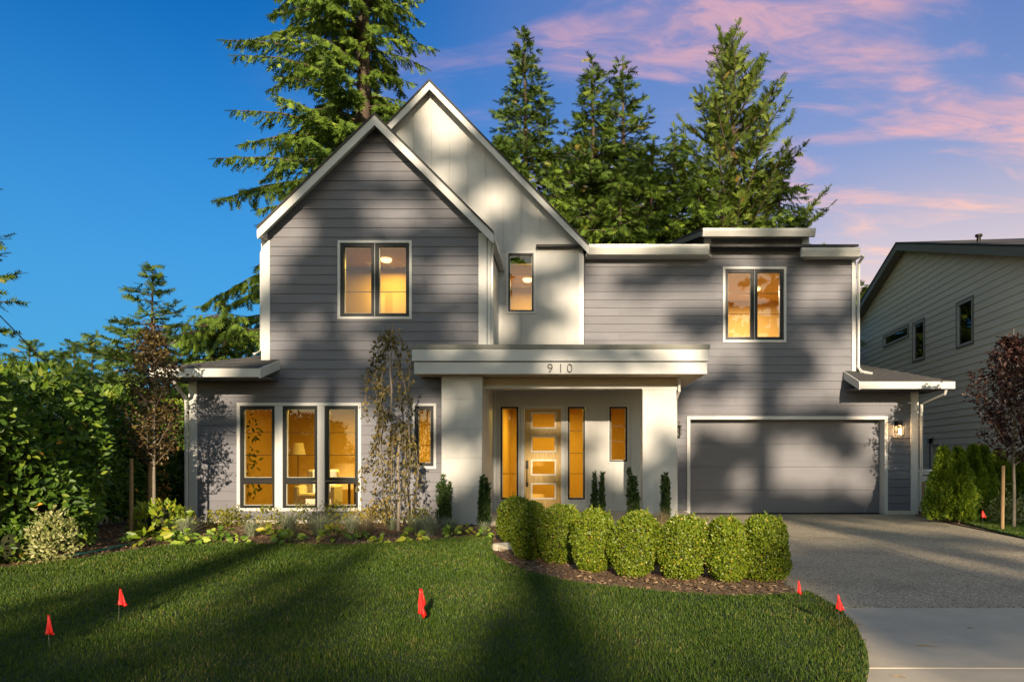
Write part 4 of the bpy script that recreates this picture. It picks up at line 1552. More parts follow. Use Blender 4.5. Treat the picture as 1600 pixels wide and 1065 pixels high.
for px, py, d, rz, lab in ((790, 215, 30, 1.1, 'green fir behind the white gable slope, left of the first spruce'),
                           (1098, 262, 28, 2.5, 'green fir low in front of the left side of the pine'),
                           (1215, 262, 30, 4.0, 'green fir low behind the right side of the pine'),
                           (905, 195, 34, 5.2, 'green fir between the first spruce and the cone laden one')):
    copy_tree(fill, (PX(px, d), d), lab, rz, (ht(py, d) + 0.05) / (ht(232, 29) + 0.05), GB)
conifer('pine_tree', (PX(1142, 31), 31), 'broad pine with upswept branches above the shed dormer', PINE, 115, ht(48, 31),
        lambda t: 7.0 * (1 - t) ** 0.8 + 0.2, group=GB, base=0.42, step=0.6, per=9, e0=0.38, curve=0.30, spray=0.34, tw=0.2, jitter=0.36,
        skip=0.16, up=0.35, wfan=0.26)

# trees to the left, beyond the laurel hedge
GL_ = 'evergreens beyond the hedge'
conifer('fir_tree', (PX(238, 27), 27), 'pointed fir standing behind the purple leaved sapling on the left', SPRUCE, 121, ht(418, 27),
        cone(3.9, 0.9), group=GL_, base=0.05, step=0.42, per=8, e0=0.12, curve=0.15, spray=0.30, tw=0.2, jitter=0.36, skip=0.14)
t1 = conifer('fir_tree', (PX(350, 24), 24), 'drooping light green fir tight against the left of the house', FIR, 122, ht(465, 24),
             lambda t: 3.4 * (1 - t) ** 0.5 + 0.1, group=GL_, base=0.05, step=0.42, per=9, e0=0.1, curve=-0.3, spray=0.30, tw=0.2, jitter=0.36, skip=0.16, hang=0.7)
conifer('fir_tree', (PX(-108, 21), 21), 'dark fir whose branch tips enter at the left picture edge', SPRUCE, 123, 14.5,
        cone(2.6, 0.6), group=GL_, base=0.08, step=0.6, per=6, e0=0.0, curve=0.3, spray=0.30, tw=0.2, jitter=0.36, skip=0.16)
s1 = conifer('fir_tree', (PX(142, 42), 42), 'far fir with the tallest tip above the laurel hedge', SPRUCE, 124, ht(528, 42),
             cone(2.6, 0.8), group=GL_, base=0.03, step=0.55, per=7, e0=0.05, curve=0.25, spray=0.40, tw=0.22, jitter=0.4, skip=0.12)
for px, py, d, lab, rz in ((115, 538, 43, 'far fir just left of the tallest tip above the hedge', 1.0),
                           (98, 552, 41, 'small far fir second left of the tallest tip above the hedge', 2.0),
                           (76, 553, 44, 'small far fir near where the cable meets the treetops', 3.1),
                           (47, 536, 40, 'far fir that the overhead cable crosses at its tip', 4.2),
                           (15, 556, 42, 'far fir low at the left edge above the hedge', 5.0),
                           (168, 560, 40, 'far fir filling the gap left of the purple sapling', 0.4),
                           (195, 556, 39, 'far fir half hidden behind the purple sapling top', 2.6)):
    copy_tree(s1, (PX(px, d), d), lab, rz, (ht(py, d) + 0.05) / (ht(528, 42) + 0.05), GL_)
copy_tree(s1, (PX(1352, 46), 46), 'small far fir in the gap between the two houses', 0.7, ht(452, 46) / ht(528, 42))

# ------------------------------------------------------------------ tall trees across the street (behind the camera); they shade the front yard
GS = 'tall evergreens across the street'
SHD = []
for i, (x, y, hgt, rb, seed) in enumerate(SHADE_TREES):
    if i < 3:
        o = conifer('douglas_fir', (x, y), 'tall fir across the street that shades the yard, %s' % ('first', 'second', 'third')[i], FIR, seed, hgt,
                    lambda t, rb=rb: rb * (1 - t) ** 0.6 + 0.15, group=GS, base=SHADE_BASE[i], step=1.5, per=5, e0=0.05, curve=-0.2, spray=0.75, tw=0.15, skip=0.34, wfan=0.30, n_side=2, w=0.7)
        o['label'] = 'tall fir across the street, ' + ('nearest to the driveway side', 'standing in the middle of the row', 'on the hedge side')[i]
        SHD.append((o, hgt))
    else:
        src, h0 = SHD[2 if i == 5 else i % 2]
        copy_tree(src, (x, y), SHADE_LABELS[i], seed, hgt / h0, GS)
for x, y, hgt, rz, lab in SHADE_SMALL:  # unseen low firs, added only for the shade they cast
    copy_tree(t1, (x, y), lab, rz, hgt / ht(465, 24), GS)


# ------------------------------------------------------------------ broadleaf saplings
def sapling(name, loc, label, mat, Ht, trunk_h, rad, seed, n=1500, leaf=0.065, cat='tree'):
    r = np.random.default_rng(seed)
    t = empty(name, (loc[0], loc[1], -0.01), label, cat)
    chains = [([(0, 0, 0), (0.01, 0, trunk_h * 0.5), (0, 0.01, trunk_h), (0.02, 0, (trunk_h + Ht) / 2), (0, 0, Ht)], [0.034, 0.03, 0.024, 0.015, 0.004])]
    P, D = [], []
    nb = 44
    for i in range(nb):
        f = (i + r.random()) / nb
        h = trunk_h * 0.86 + (Ht - trunk_h * 0.86) * f * 0.9
        az = i * 2.4 + r.uniform(-0.4, 0.4)
        env = rad * (math.sin(math.pi * min(1, 0.2 + f * 0.8)) ** 0.7) * (1.1 - 0.55 * f) + 0.06
        L = env * r.uniform(0.75, 1.25)
        rise = L * r.uniform(0.7, 1.3)
        pts = [np.array([0, 0, h])]
        for s in (0.4, 0.75, 1.0):
            pts.append(np.array([math.cos(az) * L * s, math.sin(az) * L * s, h + rise * s ** 1.3]) + r.normal(0, 0.02, 3))
        chains.append(([tuple(p) for p in pts], [0.011, 0.008, 0.005, 0.002]))
        for q in range(n // nb):
            s = r.uniform(0.15, 1.05) * 3
            k = min(int(s), 2)
            c = pts[k] + (pts[k + 1] - pts[k]) * (s - k)
            P.append(c + r.normal(0, 0.065, 3))
            D.append(r.normal(0, 1, 3) + np.array([math.cos(az), math.sin(az), -0.2]))
    P, D = np.array(P), np.array(D)
    tubes('trunk', M_BARKP, chains[:1], t, 7)
    tubes('branches', M_BARKP, chains[1:], t, 4)
    tv, tf = leaf_t(0.62, 0.08)
    link('leaves', scatter('leaves', tv, tf, P, D, r.normal(0, 1, (len(P), 3)) + np.array([0, 0, 0.8]), leaf * r.uniform(0.6, 1.2, len(P)), mat), t)
    return t


LT = (-7.54, 12.57)
sapling('purple_sapling', LT, 'slim purple leaved sapling in front of the laurel hedge', PURP, 4.0, 1.45, 0.46, 31, 3300, 0.07)
RT = (PX(1584, 13.77), 13.77)
sapling('purple_sapling', RT, 'dark purple leaved sapling in the grass strip at the right edge', PURPR, 4.05, 1.45, 0.62, 33, 5200, 0.08)


def stake(x, y, h, label, lean=0.0):
    mb = MB().tube([(0, 0, -0.05), (lean * 0.5, 0, h * 0.5), (lean, 0, h)], [0.034, 0.034, 0.032], 8)
    o = mb.build('wooden_stake', M_STAKE, None, False)
    o.location = (x, y, 0)
    return tag(o, label, 'stake', 'round tree stakes')


stake(PX(205, 12.2), 12.2, 1.42, 'round wooden stake left of the purple sapling by the hedge')
stake(PX(234, 12.9), 12.9, 1.35, 'round wooden stake right of the purple sapling by the hedge')
stake(PX(1566, 13.4), 13.4, 1.28, 'thin wooden stake beside the dark sapling at the right edge', 0.02)
MB().tube([(PX(1566, 13.4), 13.4, 0.9), (PX(1584, 13.77), 13.74, 0.92)], 0.008, 5).build('tie_strap', M_CABLE)
tag(bpy.data.objects['tie_strap'], 'black strap tying the dark sapling to its stake', 'strap')


# weeping tree by the window
def weeping():
    r = np.random.default_rng(77)
    d0 = 13.27
    bx_, by_ = PX(622, d0), d0
    t = empty('weeping_tree', (bx_, by_, -0.01), 'crooked weeping tree with brown hanging leaves between the ground floor windows', 'tree')
    c = lambda px, py, dy=0.0: (PX(px, d0) - bx_, dy, PZ(py, d0) + 0.01)
    trunk = [(0, 0, 0), c(624, 766), c(621, 730), c(626, 665), c(620, 652), c(611, 644), c(612, 608), c(609.6, 580), c(613, 533), c(613, 498)]
    chains = [(trunk, [0.036, 0.031, 0.029, 0.026, 0.024, 0.023, 0.02, 0.017, 0.012, 0.005])]
    arcs = [
        [(612, 506), (600, 520), (583, 540), (580, 570), (585, 620), (588, 650), (582, 690), (572, 730)],
        [(612, 510), (597, 535), (577, 560), (567, 590), (563, 625), (566, 650)],
        [(613, 505), (626, 528), (636, 548), (640, 570), (637, 600), (641, 640)],
        [(612, 560), (625, 580), (634, 605), (640, 640), (643, 700), (640, 760), (645, 800)],
        [(612, 600), (600, 610), (592, 640), (590, 690), (588, 740), (580, 790), (572, 815)],
        [(611, 640), (601, 650), (597, 690), (598, 740), (603, 800)],
        [(624, 655), (634, 670), (636, 710), (632, 760), (636, 815)],
        [(622, 660), (612, 672), (608, 720), (607, 770), (610, 812)],
        [(624, 700), (640, 690), (650, 700), (655, 740), (652, 790)],
        [(612, 520), (604, 545), (598, 590), (596, 640)],
        [(613, 515), (620, 550), (622, 600), (625, 640)],
        [(618, 650), (600, 655), (590, 690), (576, 730), (566, 765)],
        [(625, 670), (615, 690), (617, 740), (618, 800)],
        [(626, 655), (641, 662), (647, 690), (646, 730)],
        [(612, 530), (594, 555), (588, 585), (590, 610)],
    ]
    P, D = [], []
    for i, a in enumerate(arcs):
        reps = 2 if i >= 4 else 1
        for rep in range(reps):
            oy = r.uniform(-0.34, 0.34)
            jx = r.uniform(-5, 5) if rep else 0
            pts = []
            for k, (px, py) in enumerate(a):
                f = k / (len(a) - 1)
                pts.append(np.array(c(px + jx * f + r.normal(0, 1.2) * f, py + r.normal(0, 2), oy * min(1, f * 1.6))))
            n = len(pts)
            chains.append(([tuple(p) for p in pts], [0.008 * (1 - 0.8 * k / n) + 0.0015 for k in range(n)]))
            for q in range(int(16 * n)):
                s = r.uniform(0.06, 1) * (n - 1)
                k = min(int(s), n - 2)
                b = pts[k] + (pts[k + 1] - pts[k]) * (s - k)
                P.append(b + r.normal(0, 0.045, 3))
                D.append(np.array([r.normal(0, 0.6), r.normal(0, 0.6), -1.0]))
    P, D = np.array(P), np.array(D)
    P[:, 2] = np.maximum(P[:, 2], 0.03)
    tubes('trunk', M_BARKP, chains[:1], t, 8)
    tubes('branches', M_BARKP, chains[1:], t, 4)
    tv, tf = leaf_t(0.6, 0.10)
    link('leaves', scatter('leaves', tv, tf, P, D, r.normal(0, 1, (len(P), 3)), 0.078 * r.uniform(0.55, 1.2, len(P)), WEEP), t)


weeping()


# ------------------------------------------------------------------ clipped and dense shrubs
def on_blob(n, rx, ry, h, r, power=2.6, zmin=0.0, inner=0.35):
    """points and outward normals on a clipped rounded column standing on z=0"""
    u = r.uniform(-0.96, 1, n * 2)
    az = r.uniform(0, 2 * math.pi, n * 2)
    ca, sa = np.cos(az), np.sin(az)
    rho = (1 - np.abs(u) ** power) ** (1 / power)
    ph = r.uniform(0, 6.28, 4)
    lump = 1 + 0.07 * np.sin(2 * az + 3 * u + ph[0]) + 0.05 * np.sin(3 * az + 5 * u + ph[1]) + 0.045 * np.sin(5 * az - 4 * u + ph[2]) + 0.03 * np.sin(9 * az + 8 * u + ph[3])
    p = np.stack([ca * rho * rx * lump, sa * rho * ry * lump, h * 0.5 + u * h * 0.5], 1)
    nm = norm(np.stack([ca * (rho + 0.05), sa * (rho + 0.05), np.sign(u) * np.abs(u) ** (power - 1)], 1))
    depth = np.where(r.random(len(p)) < 0.75, r.uniform(0, 0.05, len(p)), r.uniform(0, inner, len(p)))
    p = p - nm * (depth * np.minimum(rx, h * 0.5))[:, None]
    k = p[:, 2] > zmin
    return p[k][:n], nm[k][:n], depth[k][:n]


def core_blob(rx, ry, h, power=2.6, lo=0.04):
    prof = []
    for u in np.linspace(-0.97, 0.985, 9):
        prof.append((max(0.01, rx * (1 - abs(u) ** power) ** (1 / power)), max(lo, h * 0.5 + u * h * 0.5)))
    return prof


M_CORE = mk('shrub_shade_and_stalks', (0.030, 0.034, 0.012), 0.95, 0.4, 20, 0.8, 60)  # near-black for the shade inside shrubs; also colours hosta stalks


def dense_shrub(name, loc, label, mat, rx, ry, h, seed, n, leaf, cat='shrub', group=None, power=2.6, tilt=0.9, lw=0.62, core=0.84, shape=None, inner=0.35, rag=0.03, sprigs=0):
    r = np.random.default_rng(seed)
    t = empty(name, (loc[0], loc[1], -0.005), label, cat, group, rz=r.uniform(0, 6.28) if rx == ry else 0)
    P, Nm, dep = on_blob(n, rx, ry, h, r, power, inner=inner)
    P = P + Nm * (np.abs(r.normal(0, rag, len(P))) * 1.0)[:, None]
    if sprigs:
        sp = r.integers(0, len(P), sprigs)
        sp = sp[P[sp][:, 2] > h * 0.45]
        add = []
        for q in sp:
            dv = norm(Nm[q] + np.array([0, 0, 0.9]) + r.normal(0, 0.25, 3))
            add += [P[q] + dv * s_ + r.normal(0, 0.006, 3) for s_ in np.linspace(0.01, r.uniform(0.03, 0.09), 9)]
        P = np.concatenate([P, np.array(add)])
        Nm = np.concatenate([Nm, np.repeat(Nm[sp], 9, axis=0)])
    if shape is not None:
        P = shape(P)
    D = Nm * 0.55 + r.normal(0, tilt * 0.55, P.shape) + np.array([0, 0, 0.35])
    U = Nm + r.normal(0, 0.5, P.shape)
    tv, tf = leaf_t(lw, 0.06)
    var = np.clip(r.normal(0.5, 0.22, len(P)), 0, 1)
    link('foliage', scatter('foliage', tv, tf, P, D, U, leaf * r.uniform(0.7, 1.25, len(P)), mat, var), t)
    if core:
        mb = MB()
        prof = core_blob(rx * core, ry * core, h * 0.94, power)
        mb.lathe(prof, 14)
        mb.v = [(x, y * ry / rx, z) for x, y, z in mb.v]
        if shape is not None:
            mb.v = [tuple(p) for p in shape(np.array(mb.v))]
        mb.build('stems', M_CORE, t, False)  # solid dark lump, shade between the leaves put into its colour
    return t


def dome(i, h):
    def f(P):
        t = np.clip(P[:, 2] / h, 0, 1.2)
        k = 1.05 - 0.24 * np.clip(t - 0.35, 0, 1) ** 1.2 + 0.03 * np.sin(t * 9 + i * 2.1)
        Q = P.copy()
        Q[:, 0] = P[:, 0] * k + 0.09 * (t - 0.5) * math.sin(i * 2.7)
        Q[:, 1] = P[:, 1] * k
        return Q
    return f


GBX = 'clipped boxwoods in the curved front bed'
BXD = [  # px centre, top, bottom, width, label
    (806, 778, 853, 56, 'clipped boxwood at the left end of the row beside the pale stone'),
    (829, 785, 877, 58, 'clipped boxwood second from the left, overlapping the end one'),
    (877, 790, 884, 66, 'clipped boxwood third from the left, below the front door'),
    (927, 797, 898, 64, 'clipped boxwood fourth from the left, in front of the twin stemmed yew'),
    (993, 800, 905, 76, 'widest sunlit boxwood, fifth from the left of the row'),
    (1068, 808, 909, 80, 'squat clipped boxwood, third from the driveway end of the row'),
    (1136, 810, 912, 64, 'narrow clipped boxwood, second from the driveway end of the row'),
    (1194, 807, 911, 76, 'clipped boxwood at the driveway end of the row')]
for i, (px, py0, py1, w, lab) in enumerate(BXD):
    x, d = G(px, py1 - 3)
    h = (py1 - py0) * d / F * 0.96
    rx = w * d / F / 2 * 0.93
    d += rx * 0.6
    dense_shrub('boxwood', (PX(px, d), d), lab, BOX, rx, rx, h, 200 + i, 10500, 0.030, group=GBX, power=(2.8, 2.5, 2.9, 2.6, 2.5, 2.9, 2.7, 3.0)[i], tilt=1.1, rag=0.012, sprigs=50, shape=dome(i, h))

GY = 'narrow columnar yews along the porch'


def yew(px, top, bot, w, d, lab, seed, twin=False):
    base = 0.0
    h = PZ(top, d) - base
    rx = w * d / F / 2
    r = np.random.default_rng(seed)
    t = empty('columnar_yew', (PX(px, d), d, -0.005), lab, 'shrub', GY)
    Ps, Ds, Us = [], [], []
    stems = []
    for cx_, cr_, k_ in (((-rx * 0.62, rx * 0.34, 5), (rx * 0.62, rx * 0.34, 5)) if twin else ((0, rx * 0.85, 10),)):
        for q in range(k_):
            aa, qq = r.uniform(0, 6.28), cr_ * math.sqrt(r.random())
            stems.append((cx_ + qq * math.cos(aa), qq * math.sin(aa), h * (1.0 if q == 0 else r.uniform(0.55, 0.97)), rx * r.uniform(0.22, 0.42)))
    ch2 = []
    for sx, sy, sh, sr in stems:
        n = int(330 * sh)
        z = r.uniform(0.06, 1.0, n) * sh
        a = r.uniform(0, 6.283, n)
        f = z / sh
        rr = sr * (1 - 0.6 * f ** 2) * (0.72 + 0.34 * np.sin(f * 21 + np.round(a * 1.2) * 2.3 + seed)) * np.sqrt(r.uniform(0.2, 1.25, n))
        Ps.append(np.stack([sx + np.cos(a) * rr, sy + np.sin(a) * rr, z], 1))
        Ds.append(np.stack([np.cos(a) * 0.6, np.sin(a) * 0.6, np.full(n, 1.0)], 1) + r.normal(0, 0.35, (n, 3)))
        ch2.append(([(sx * 0.4, sy, 0), (sx, sy, sh * 0.5), (sx, sy, sh * 0.93)], [0.02, 0.014, 0.004]))
    P, D = np.concatenate(Ps), np.concatenate(Ds)
    tv, tf = leaf_t(0.34, 0.05)
    link('foliage', scatter('foliage', tv, tf, P, D, r.normal(0, 1, P.shape), 0.07 * r.uniform(0.6, 1.3, len(P)), YEW), t)
    tubes('stems', M_BARK, ch2, t, 5)


yew(695, 742, 815, 22, 14.15, 'columnar yew at the left edge of the white pier', 301)
yew(755, 744, 822, 19, 14.15, 'columnar yew at the right edge of the white pier', 302)
yew(935, 739, 800, 20, 13.2, 'columnar yew with two separate tips right of the front door', 303, True)
yew(990, 732, 800, 20, 13.2, 'tall dense columnar yew just left of the porch column', 304)
yew(1041, 739, 810, 22, 14.3, 'columnar yew in front of the porch column', 305)

GA = 'arborvitae by the neighbour wall'


def arbor(px, top, w, d, lab, seed, leaf=0.075, n=4200, mat=ARBV):
    h = PZ(top, d)
    rx = w * d / F / 2
    r = np.random.default_rng(seed)
    t = empty('arborvitae', (PX(px, d), d, -0.01), lab, 'shrub', GA)
    f = r.uniform(0.02, 1, n) ** 0.8
    a = r.uniform(0, 6.283, n)
    env = rx * np.minimum(1, (1 - f) * 1.5 + 0.03) ** 0.95
    rr = env * np.sqrt(r.uniform(0.4, 1.0, n)) * (1 + 0.16 * np.sin(a * 3 + f * 17 + seed))
    P = np.stack([np.cos(a) * rr, np.sin(a) * rr, f * h], 1)
    D = np.stack([np.cos(a) * 0.7, np.sin(a) * 0.7, np.full(n, 0.9)], 1) + r.normal(0, 0.3, (n, 3))
    U = np.stack([-np.sin(a), np.cos(a), np.zeros(n)], 1) + r.normal(0, 0.5, (n, 3))
    tv, tf = spray_t(2, 0.24, 0.6)
    link('foliage', scatter('foliage', tv, tf, P, D, U, leaf * 1.5 * r.uniform(0.7, 1.2, n), mat), t)
    tubes('stems', M_BARK, [([(0, 0, 0), (0, 0, h * 0.9)], [0.04, 0.006])], t, 6)


arbor(1474, 702, 48, 15.2, 'arborvitae nearest to the white bin', 311)
arbor(1497, 703, 50, 15.0, 'arborvitae second from the white bin', 312)
arbor(1520, 699, 44, 15.4, 'third arborvitae from the white bin, tallest tip', 313)
arbor(1536, 700, 38, 15.6, 'fourth arborvitae from the white bin', 314)
arbor(1560, 706, 52, 16.2, 'arborvitae behind the purple fountain grass', 315)
arbor(1592, 712, 50, 16.0, 'arborvitae behind the sapling trunk at the right edge', 316)


# ------------------------------------------------------------------ laurel hedge
def hedge():
    r = np.random.default_rng(401)
    x1, x0, y0, y1, h = -7.55, -10.6, 5.5, 17.4, 2.62
    t = empty('laurel_hedge', ((x0 + x1) / 2, (y0 + y1) / 2, 0), 'tall glossy laurel hedge along the left side of the lawn', 'hedge')
    ox, oy = t.location.x, t.location.y
    n = 24000
    which = r.random(n)
    yy = r.uniform(y0, y1, n)
    zz = r.uniform(0.12, h, n)
    P = np.zeros((n, 3))
    Nm = np.zeros((n, 3))
    bulge = lambda y, z: 0.22 * np.sin(y * 1.3 + 0.5) * np.sin(z * 1.7 + 0.6) + 0.14 * np.sin(y * 3.1 + z * 2.3) - 0.34 * np.maximum(0, z - 1.9) ** 1.6 - 0.5 * np.maximum(0, 0.6 - z) ** 1.2 - 1.75 * np.clip((y - 11.2) / 2.2, 0, 1)
    topz = lambda y, x: h + 0.14 * np.sin(y * 1.7 + 1) + 0.10 * np.sin(y * 3.9 + x * 2) + 0.14 * np.clip((y - 9) / 4, 0, 1)
    face = which < 0.66
    dep = np.where(r.random(n) < 0.7, r.uniform(0, 0.12, n), r.uniform(0, 0.5, n))
    P[face] = np.stack([x1 + bulge(yy, zz) - dep, yy, zz], 1)[face]
    Nm[face] = (1, -0.25, 0.1)
    top = (which >= 0.66) & (which < 0.90)
    xx = r.uniform(x0, x1 - 0.1, n)
    xx = np.minimum(xx, x1 - 0.1 - 1.75 * np.clip((yy - 11.2) / 2.2, 0, 1) - 0.3 * r.random(n))
    P[top] = np.stack([xx, yy, topz(yy, xx) - dep * 0.8], 1)[top]
    Nm[top] = (0.3, -0.3, 1)
    end = which >= 0.90
    P[end] = np.stack([xx, np.where(r.random(n) < 0.5, y0 + dep, y1 - dep), zz], 1)[end]
    Nm[end] = (0.2, 0.0, 0.2)
    D = Nm * 0.6 + r.normal(0, 0.6, (n, 3)) + np.array([0, 0, 0.1])
    U = Nm * 0.7 + r.normal(0, 0.5, (n, 3)) + np.array([0, -0.55, 0.45])
    S = 0.145 * r.uniform(0.6, 1.2, n)
    var = np.clip(r.normal(0.45, 0.22, n), 0, 0.985)
    var[top] = np.clip(var[top] + 0.25, 0, 0.985)  # top leaves paler: young growth, and the sunlit top put into the colour
    var[r.random(n) < 0.004] = 1.0
    P0 = P - np.array([ox, oy, 0])
    # the 300 nearest leaves of the sunny face are leaves of their own
    vis = face & (dep < 0.05) & (P[:, 1] > 8.2)
    # size in the picture: leaf length over distance
    score = np.where(vis, S / np.hypot(P[:, 0], P[:, 1]), -1)
    top300 = np.argsort(-score)[:300]
    rest = np.ones(n, bool)
    rest[top300] = False
    tv, tf = leaf_t(0.42, 0.06, -0.10)
    o = link('foliage', scatter('foliage', tv, tf, P0[rest], D[rest], U[rest], S[rest], LAUREL, var[rest]), t)
    o['kind'] = 'stuff'
    variants = []
    for k in range(6):
        variants.append(np_mesh('leaf', np.array(tv, float), np.array(tf), LAUREL, np.full(len(tv), [0.2, 0.38, 0.5, 0.62, 0.78, 0.9][k])))
    X, Y, Z = frames(D[top300], U[top300])
    for q, i in enumerate(top300):
        l = bpy.data.objects.new('leaf', variants[int(r.integers(0, 6))])
        COL.objects.link(l)
        l.parent = t
        m = Matrix(((*[X[q][0] * S[i], Y[q][0] * S[i], Z[q][0] * S[i]], P0[i][0]),
                    (*[X[q][1] * S[i], Y[q][1] * S[i], Z[q][1] * S[i]], P0[i][1]),
                    (*[X[q][2] * S[i], Y[q][2] * S[i], Z[q][2] * S[i]], P0[i][2]), (0, 0, 0, 1)))
        l.matrix_local = m
    # stems, then dark boxes with the inner shade in their colour
    ch3 = []
    for k in range(70):
        y = r.uniform(y0 + 0.3, y1 - 0.3)
        x = r.uniform(x0 + 0.5, x1 - 0.55 - 1.75 * min(1, max(0, (y - 11.2) / 2.2)))
        p = [(x - ox, y - oy, 0)]
        for s in range(1, 5):
            p.append((p[-1][0] + r.normal(0, 0.12), p[-1][1] + r.normal(0, 0.12), s * 0.55))
        ch3.append((p, [0.035, 0.03, 0.022, 0.015, 0.006]))
    tubes('stems', M_BARK, ch3, t, 5)
    MB().box(x0 + 0.55 - ox, x1 - 0.62 - ox, y0 + 0.4 - oy, 11.0 - oy, 0.25, h - 0.5).box(x0 + 0.5 - ox, x1 - 2.4 - ox, 11.002 - oy, y1 - 0.4 - oy, 0.25, h - 0.5).build('dark_inner_boxes', M_CORE, t, False)


hedge()


# ------------------------------------------------------------------ small plants in the beds
def tuft(name, px, py, w, h, mat, seed, lab, cat='ornamental grass', group=None, n=260, spread=1.0, bw=0.010):
    """grass clump: arching blades from one crown; w,h in metres"""
    r = np.random.default_rng(seed)
    x, d = G(px, py)
    t = empty(name, (x, d, -0.004), lab, cat, group)
    a = r.uniform(0, 6.283, n)
    tilt = np.abs(r.normal(0, 0.55, n)) * spread
    L = h * r.uniform(0.65, 1.15, n)
    base = np.stack([np.cos(a), np.sin(a), 0 * a], 1) * (r.uniform(0, 0.16, n) * w)[:, None]
    dirv = np.stack([np.cos(a) * np.sin(tilt), np.sin(a) * np.sin(tilt), np.cos(tilt)], 1)
    out = np.stack([np.cos(a), np.sin(a), 0 * a], 1)
    side = np.stack([-np.sin(a), np.cos(a), 0 * a], 1)
    bwv = bw * r.uniform(0.6, 1.2, n)
    p1 = base + dirv * (L * 0.55)[:, None]
    p2 = p1 + (dirv * 0.8 + out * (0.35 * spread) - np.array([0, 0, 0.18 * spread])) * (L * 0.5)[:, None]
    V = np.stack([base - side * bwv[:, None] / 2, base + side * bwv[:, None] / 2, p1 + side * bwv[:, None] * 0.4, p1 - side * bwv[:, None] * 0.4,
                  p2 + side * bwv[:, None] * 0.08, p2 - side * bwv[:, None] * 0.08], 1)
    V[:, :, 2] = np.maximum(V[:, :, 2], 0.004)
    FI = np.array([(0, 1, 2, 3), (3, 2, 4, 5)])[None] + (np.arange(n) * 6)[:, None, None]
    link('blades', np_mesh('blades', V.reshape(-1, 3), FI.reshape(-1, 4), mat, np.repeat(r.random(n), 6)), t)
    return t


def rosette(name, px, py, w, h, mat, seed, lab, group=None, n=26, leaf=None, cat='plant'):
    """low leafy clump such as hosta: leaves on short stalks"""
    r = np.random.default_rng(seed)
    x, d = G(px, py)
    t = empty(name, (x, d, -0.004), lab, cat, group)
    leaf = leaf or w * 0.36
    a = r.uniform(0, 6.283, n)
    rr = w * 0.5 * np.sqrt(r.uniform(0.02, 0.75, n))
    z = h * (0.95 - 0.65 * (rr / (w * 0.5)) ** 1.3) * r.uniform(0.55, 1.0, n)
    P = np.stack([np.cos(a) * rr, np.sin(a) * rr, np.maximum(z, 0.03)], 1)
    D = np.stack([np.cos(a), np.sin(a), 0.75 - 1.2 * rr / (w * 0.5)], 1) + r.normal(0, 0.28, (n, 3))
    U = np.stack([np.cos(a) * 0.6, np.sin(a) * 0.6 - 0.5, np.full(n, 0.7)], 1) + r.normal(0, 0.35, (n, 3))
    tv, tf = leaf_t(0.58, 0.10, -0.16)
    link('leaves', scatter('leaves', tv, tf, P, D, U, leaf * r.uniform(0.7, 1.2, n), mat), t)
    tubes('stalks', M_CORE, [([(0, 0, 0), tuple(p * np.array([0.6, 0.6, 0.7])), tuple(p)], [0.005, 0.004, 0.003]) for p in P[:14]], t, 3)
    return t


GF = 'blue fescue clumps in the bed along the house'
FES = [(290, 838, 0.55, 0.42, FESCUE, 'pale fescue clump by the left corner downspout'),
       (393, 838, 0.42, 0.32, FESCUE, 'small blue fescue below the left pane of the triple window'),
       (452, 833, 0.62, 0.46, FESCUE, 'largest blue fescue, below the middle pane of the triple window'),
       (498, 836, 0.60, 0.44, FESCUE, 'blue fescue just left of the right pane of the triple window'),
       (549, 832, 0.46, 0.38, FESCUE, 'blue fescue below the right edge of the triple window'),
       (573, 836, 0.52, 0.42, TAN, 'golden dry grass clump left of the weeping tree foot'),
       (612, 828, 0.36, 0.30, FESCUE, 'small pale fescue touching the weeping tree trunk'),
       (650, 833, 0.36, 0.34, FESCUE, 'small fescue right of the weeping tree trunk'),
       (670, 837, 0.60, 0.46, FESCUE, 'wide blue fescue below the narrow window'),
       (703, 831, 0.40, 0.36, FESCUE, 'fescue clump at the foot of the left yew'),
       (756, 834, 0.40, 0.28, FESCUE, 'low fescue at the foot of the yew on the right side of the pier'),
       (1033, 826, 0.50, 0.42, TAN, 'tan grass clump at the foot of the porch column')]
for i, (px, py, w, h, m, lab) in enumerate(FES):
    tuft('fescue_grass', px, py, w, h, m, 500 + i, lab, group=GF, n=320)
GH = 'young hostas along the lawn edge'
HOS = [(231, 853, 0.55, 0.30, LIME, 'lime green leafy clump in front of the big leaved bush'),
       (268, 840, 0.34, 0.10, HOSTA, 'flat pale ground leaf beside the big leaved bush'),
       (300, 852, 0.42, 0.20, HOSTA, 'dark leafy clump in front of the corner downspout'),
       (284, 846, 0.40, 0.22, HOSTA, 'green leafy clump left of the corner downspout foot'),
       (346, 843, 0.46, 0.24, HOSTA, 'hosta third from the house corner with yellow green leaves'),
       (373, 851, 0.28, 0.16, HOSTA, 'tiny hosta at the lawn edge below the left window pane'),
       (430, 840, 0.44, 0.26, LIME, 'bright lime hosta in front of the largest blue fescue'),
       (454, 848, 0.40, 0.22, HOSTA, 'green hosta at the lawn edge below the middle pane'),
       (521, 848, 0.44, 0.32, LIME, 'tallest lime hosta below the right pane of the triple window'),
       (562, 843, 0.26, 0.16, HOSTA, 'tiny hosta left of the weeping tree near the lawn'),
       (591, 851, 0.30, 0.18, LIME, 'small lime hosta in front of the weeping tree'),
       (645, 847, 0.40, 0.24, LIME, 'lime hosta right of the weeping tree at the lawn edge'),
       (706, 840, 0.30, 0.22, HOSTA, 'hosta in front of the left yew'),
       (726, 835, 0.30, 0.20, LIME, 'lime hosta below the white pier'),
       (758, 842, 0.28, 0.22, HOSTA, 'hosta nearest to the boxwood row and pale stone')]
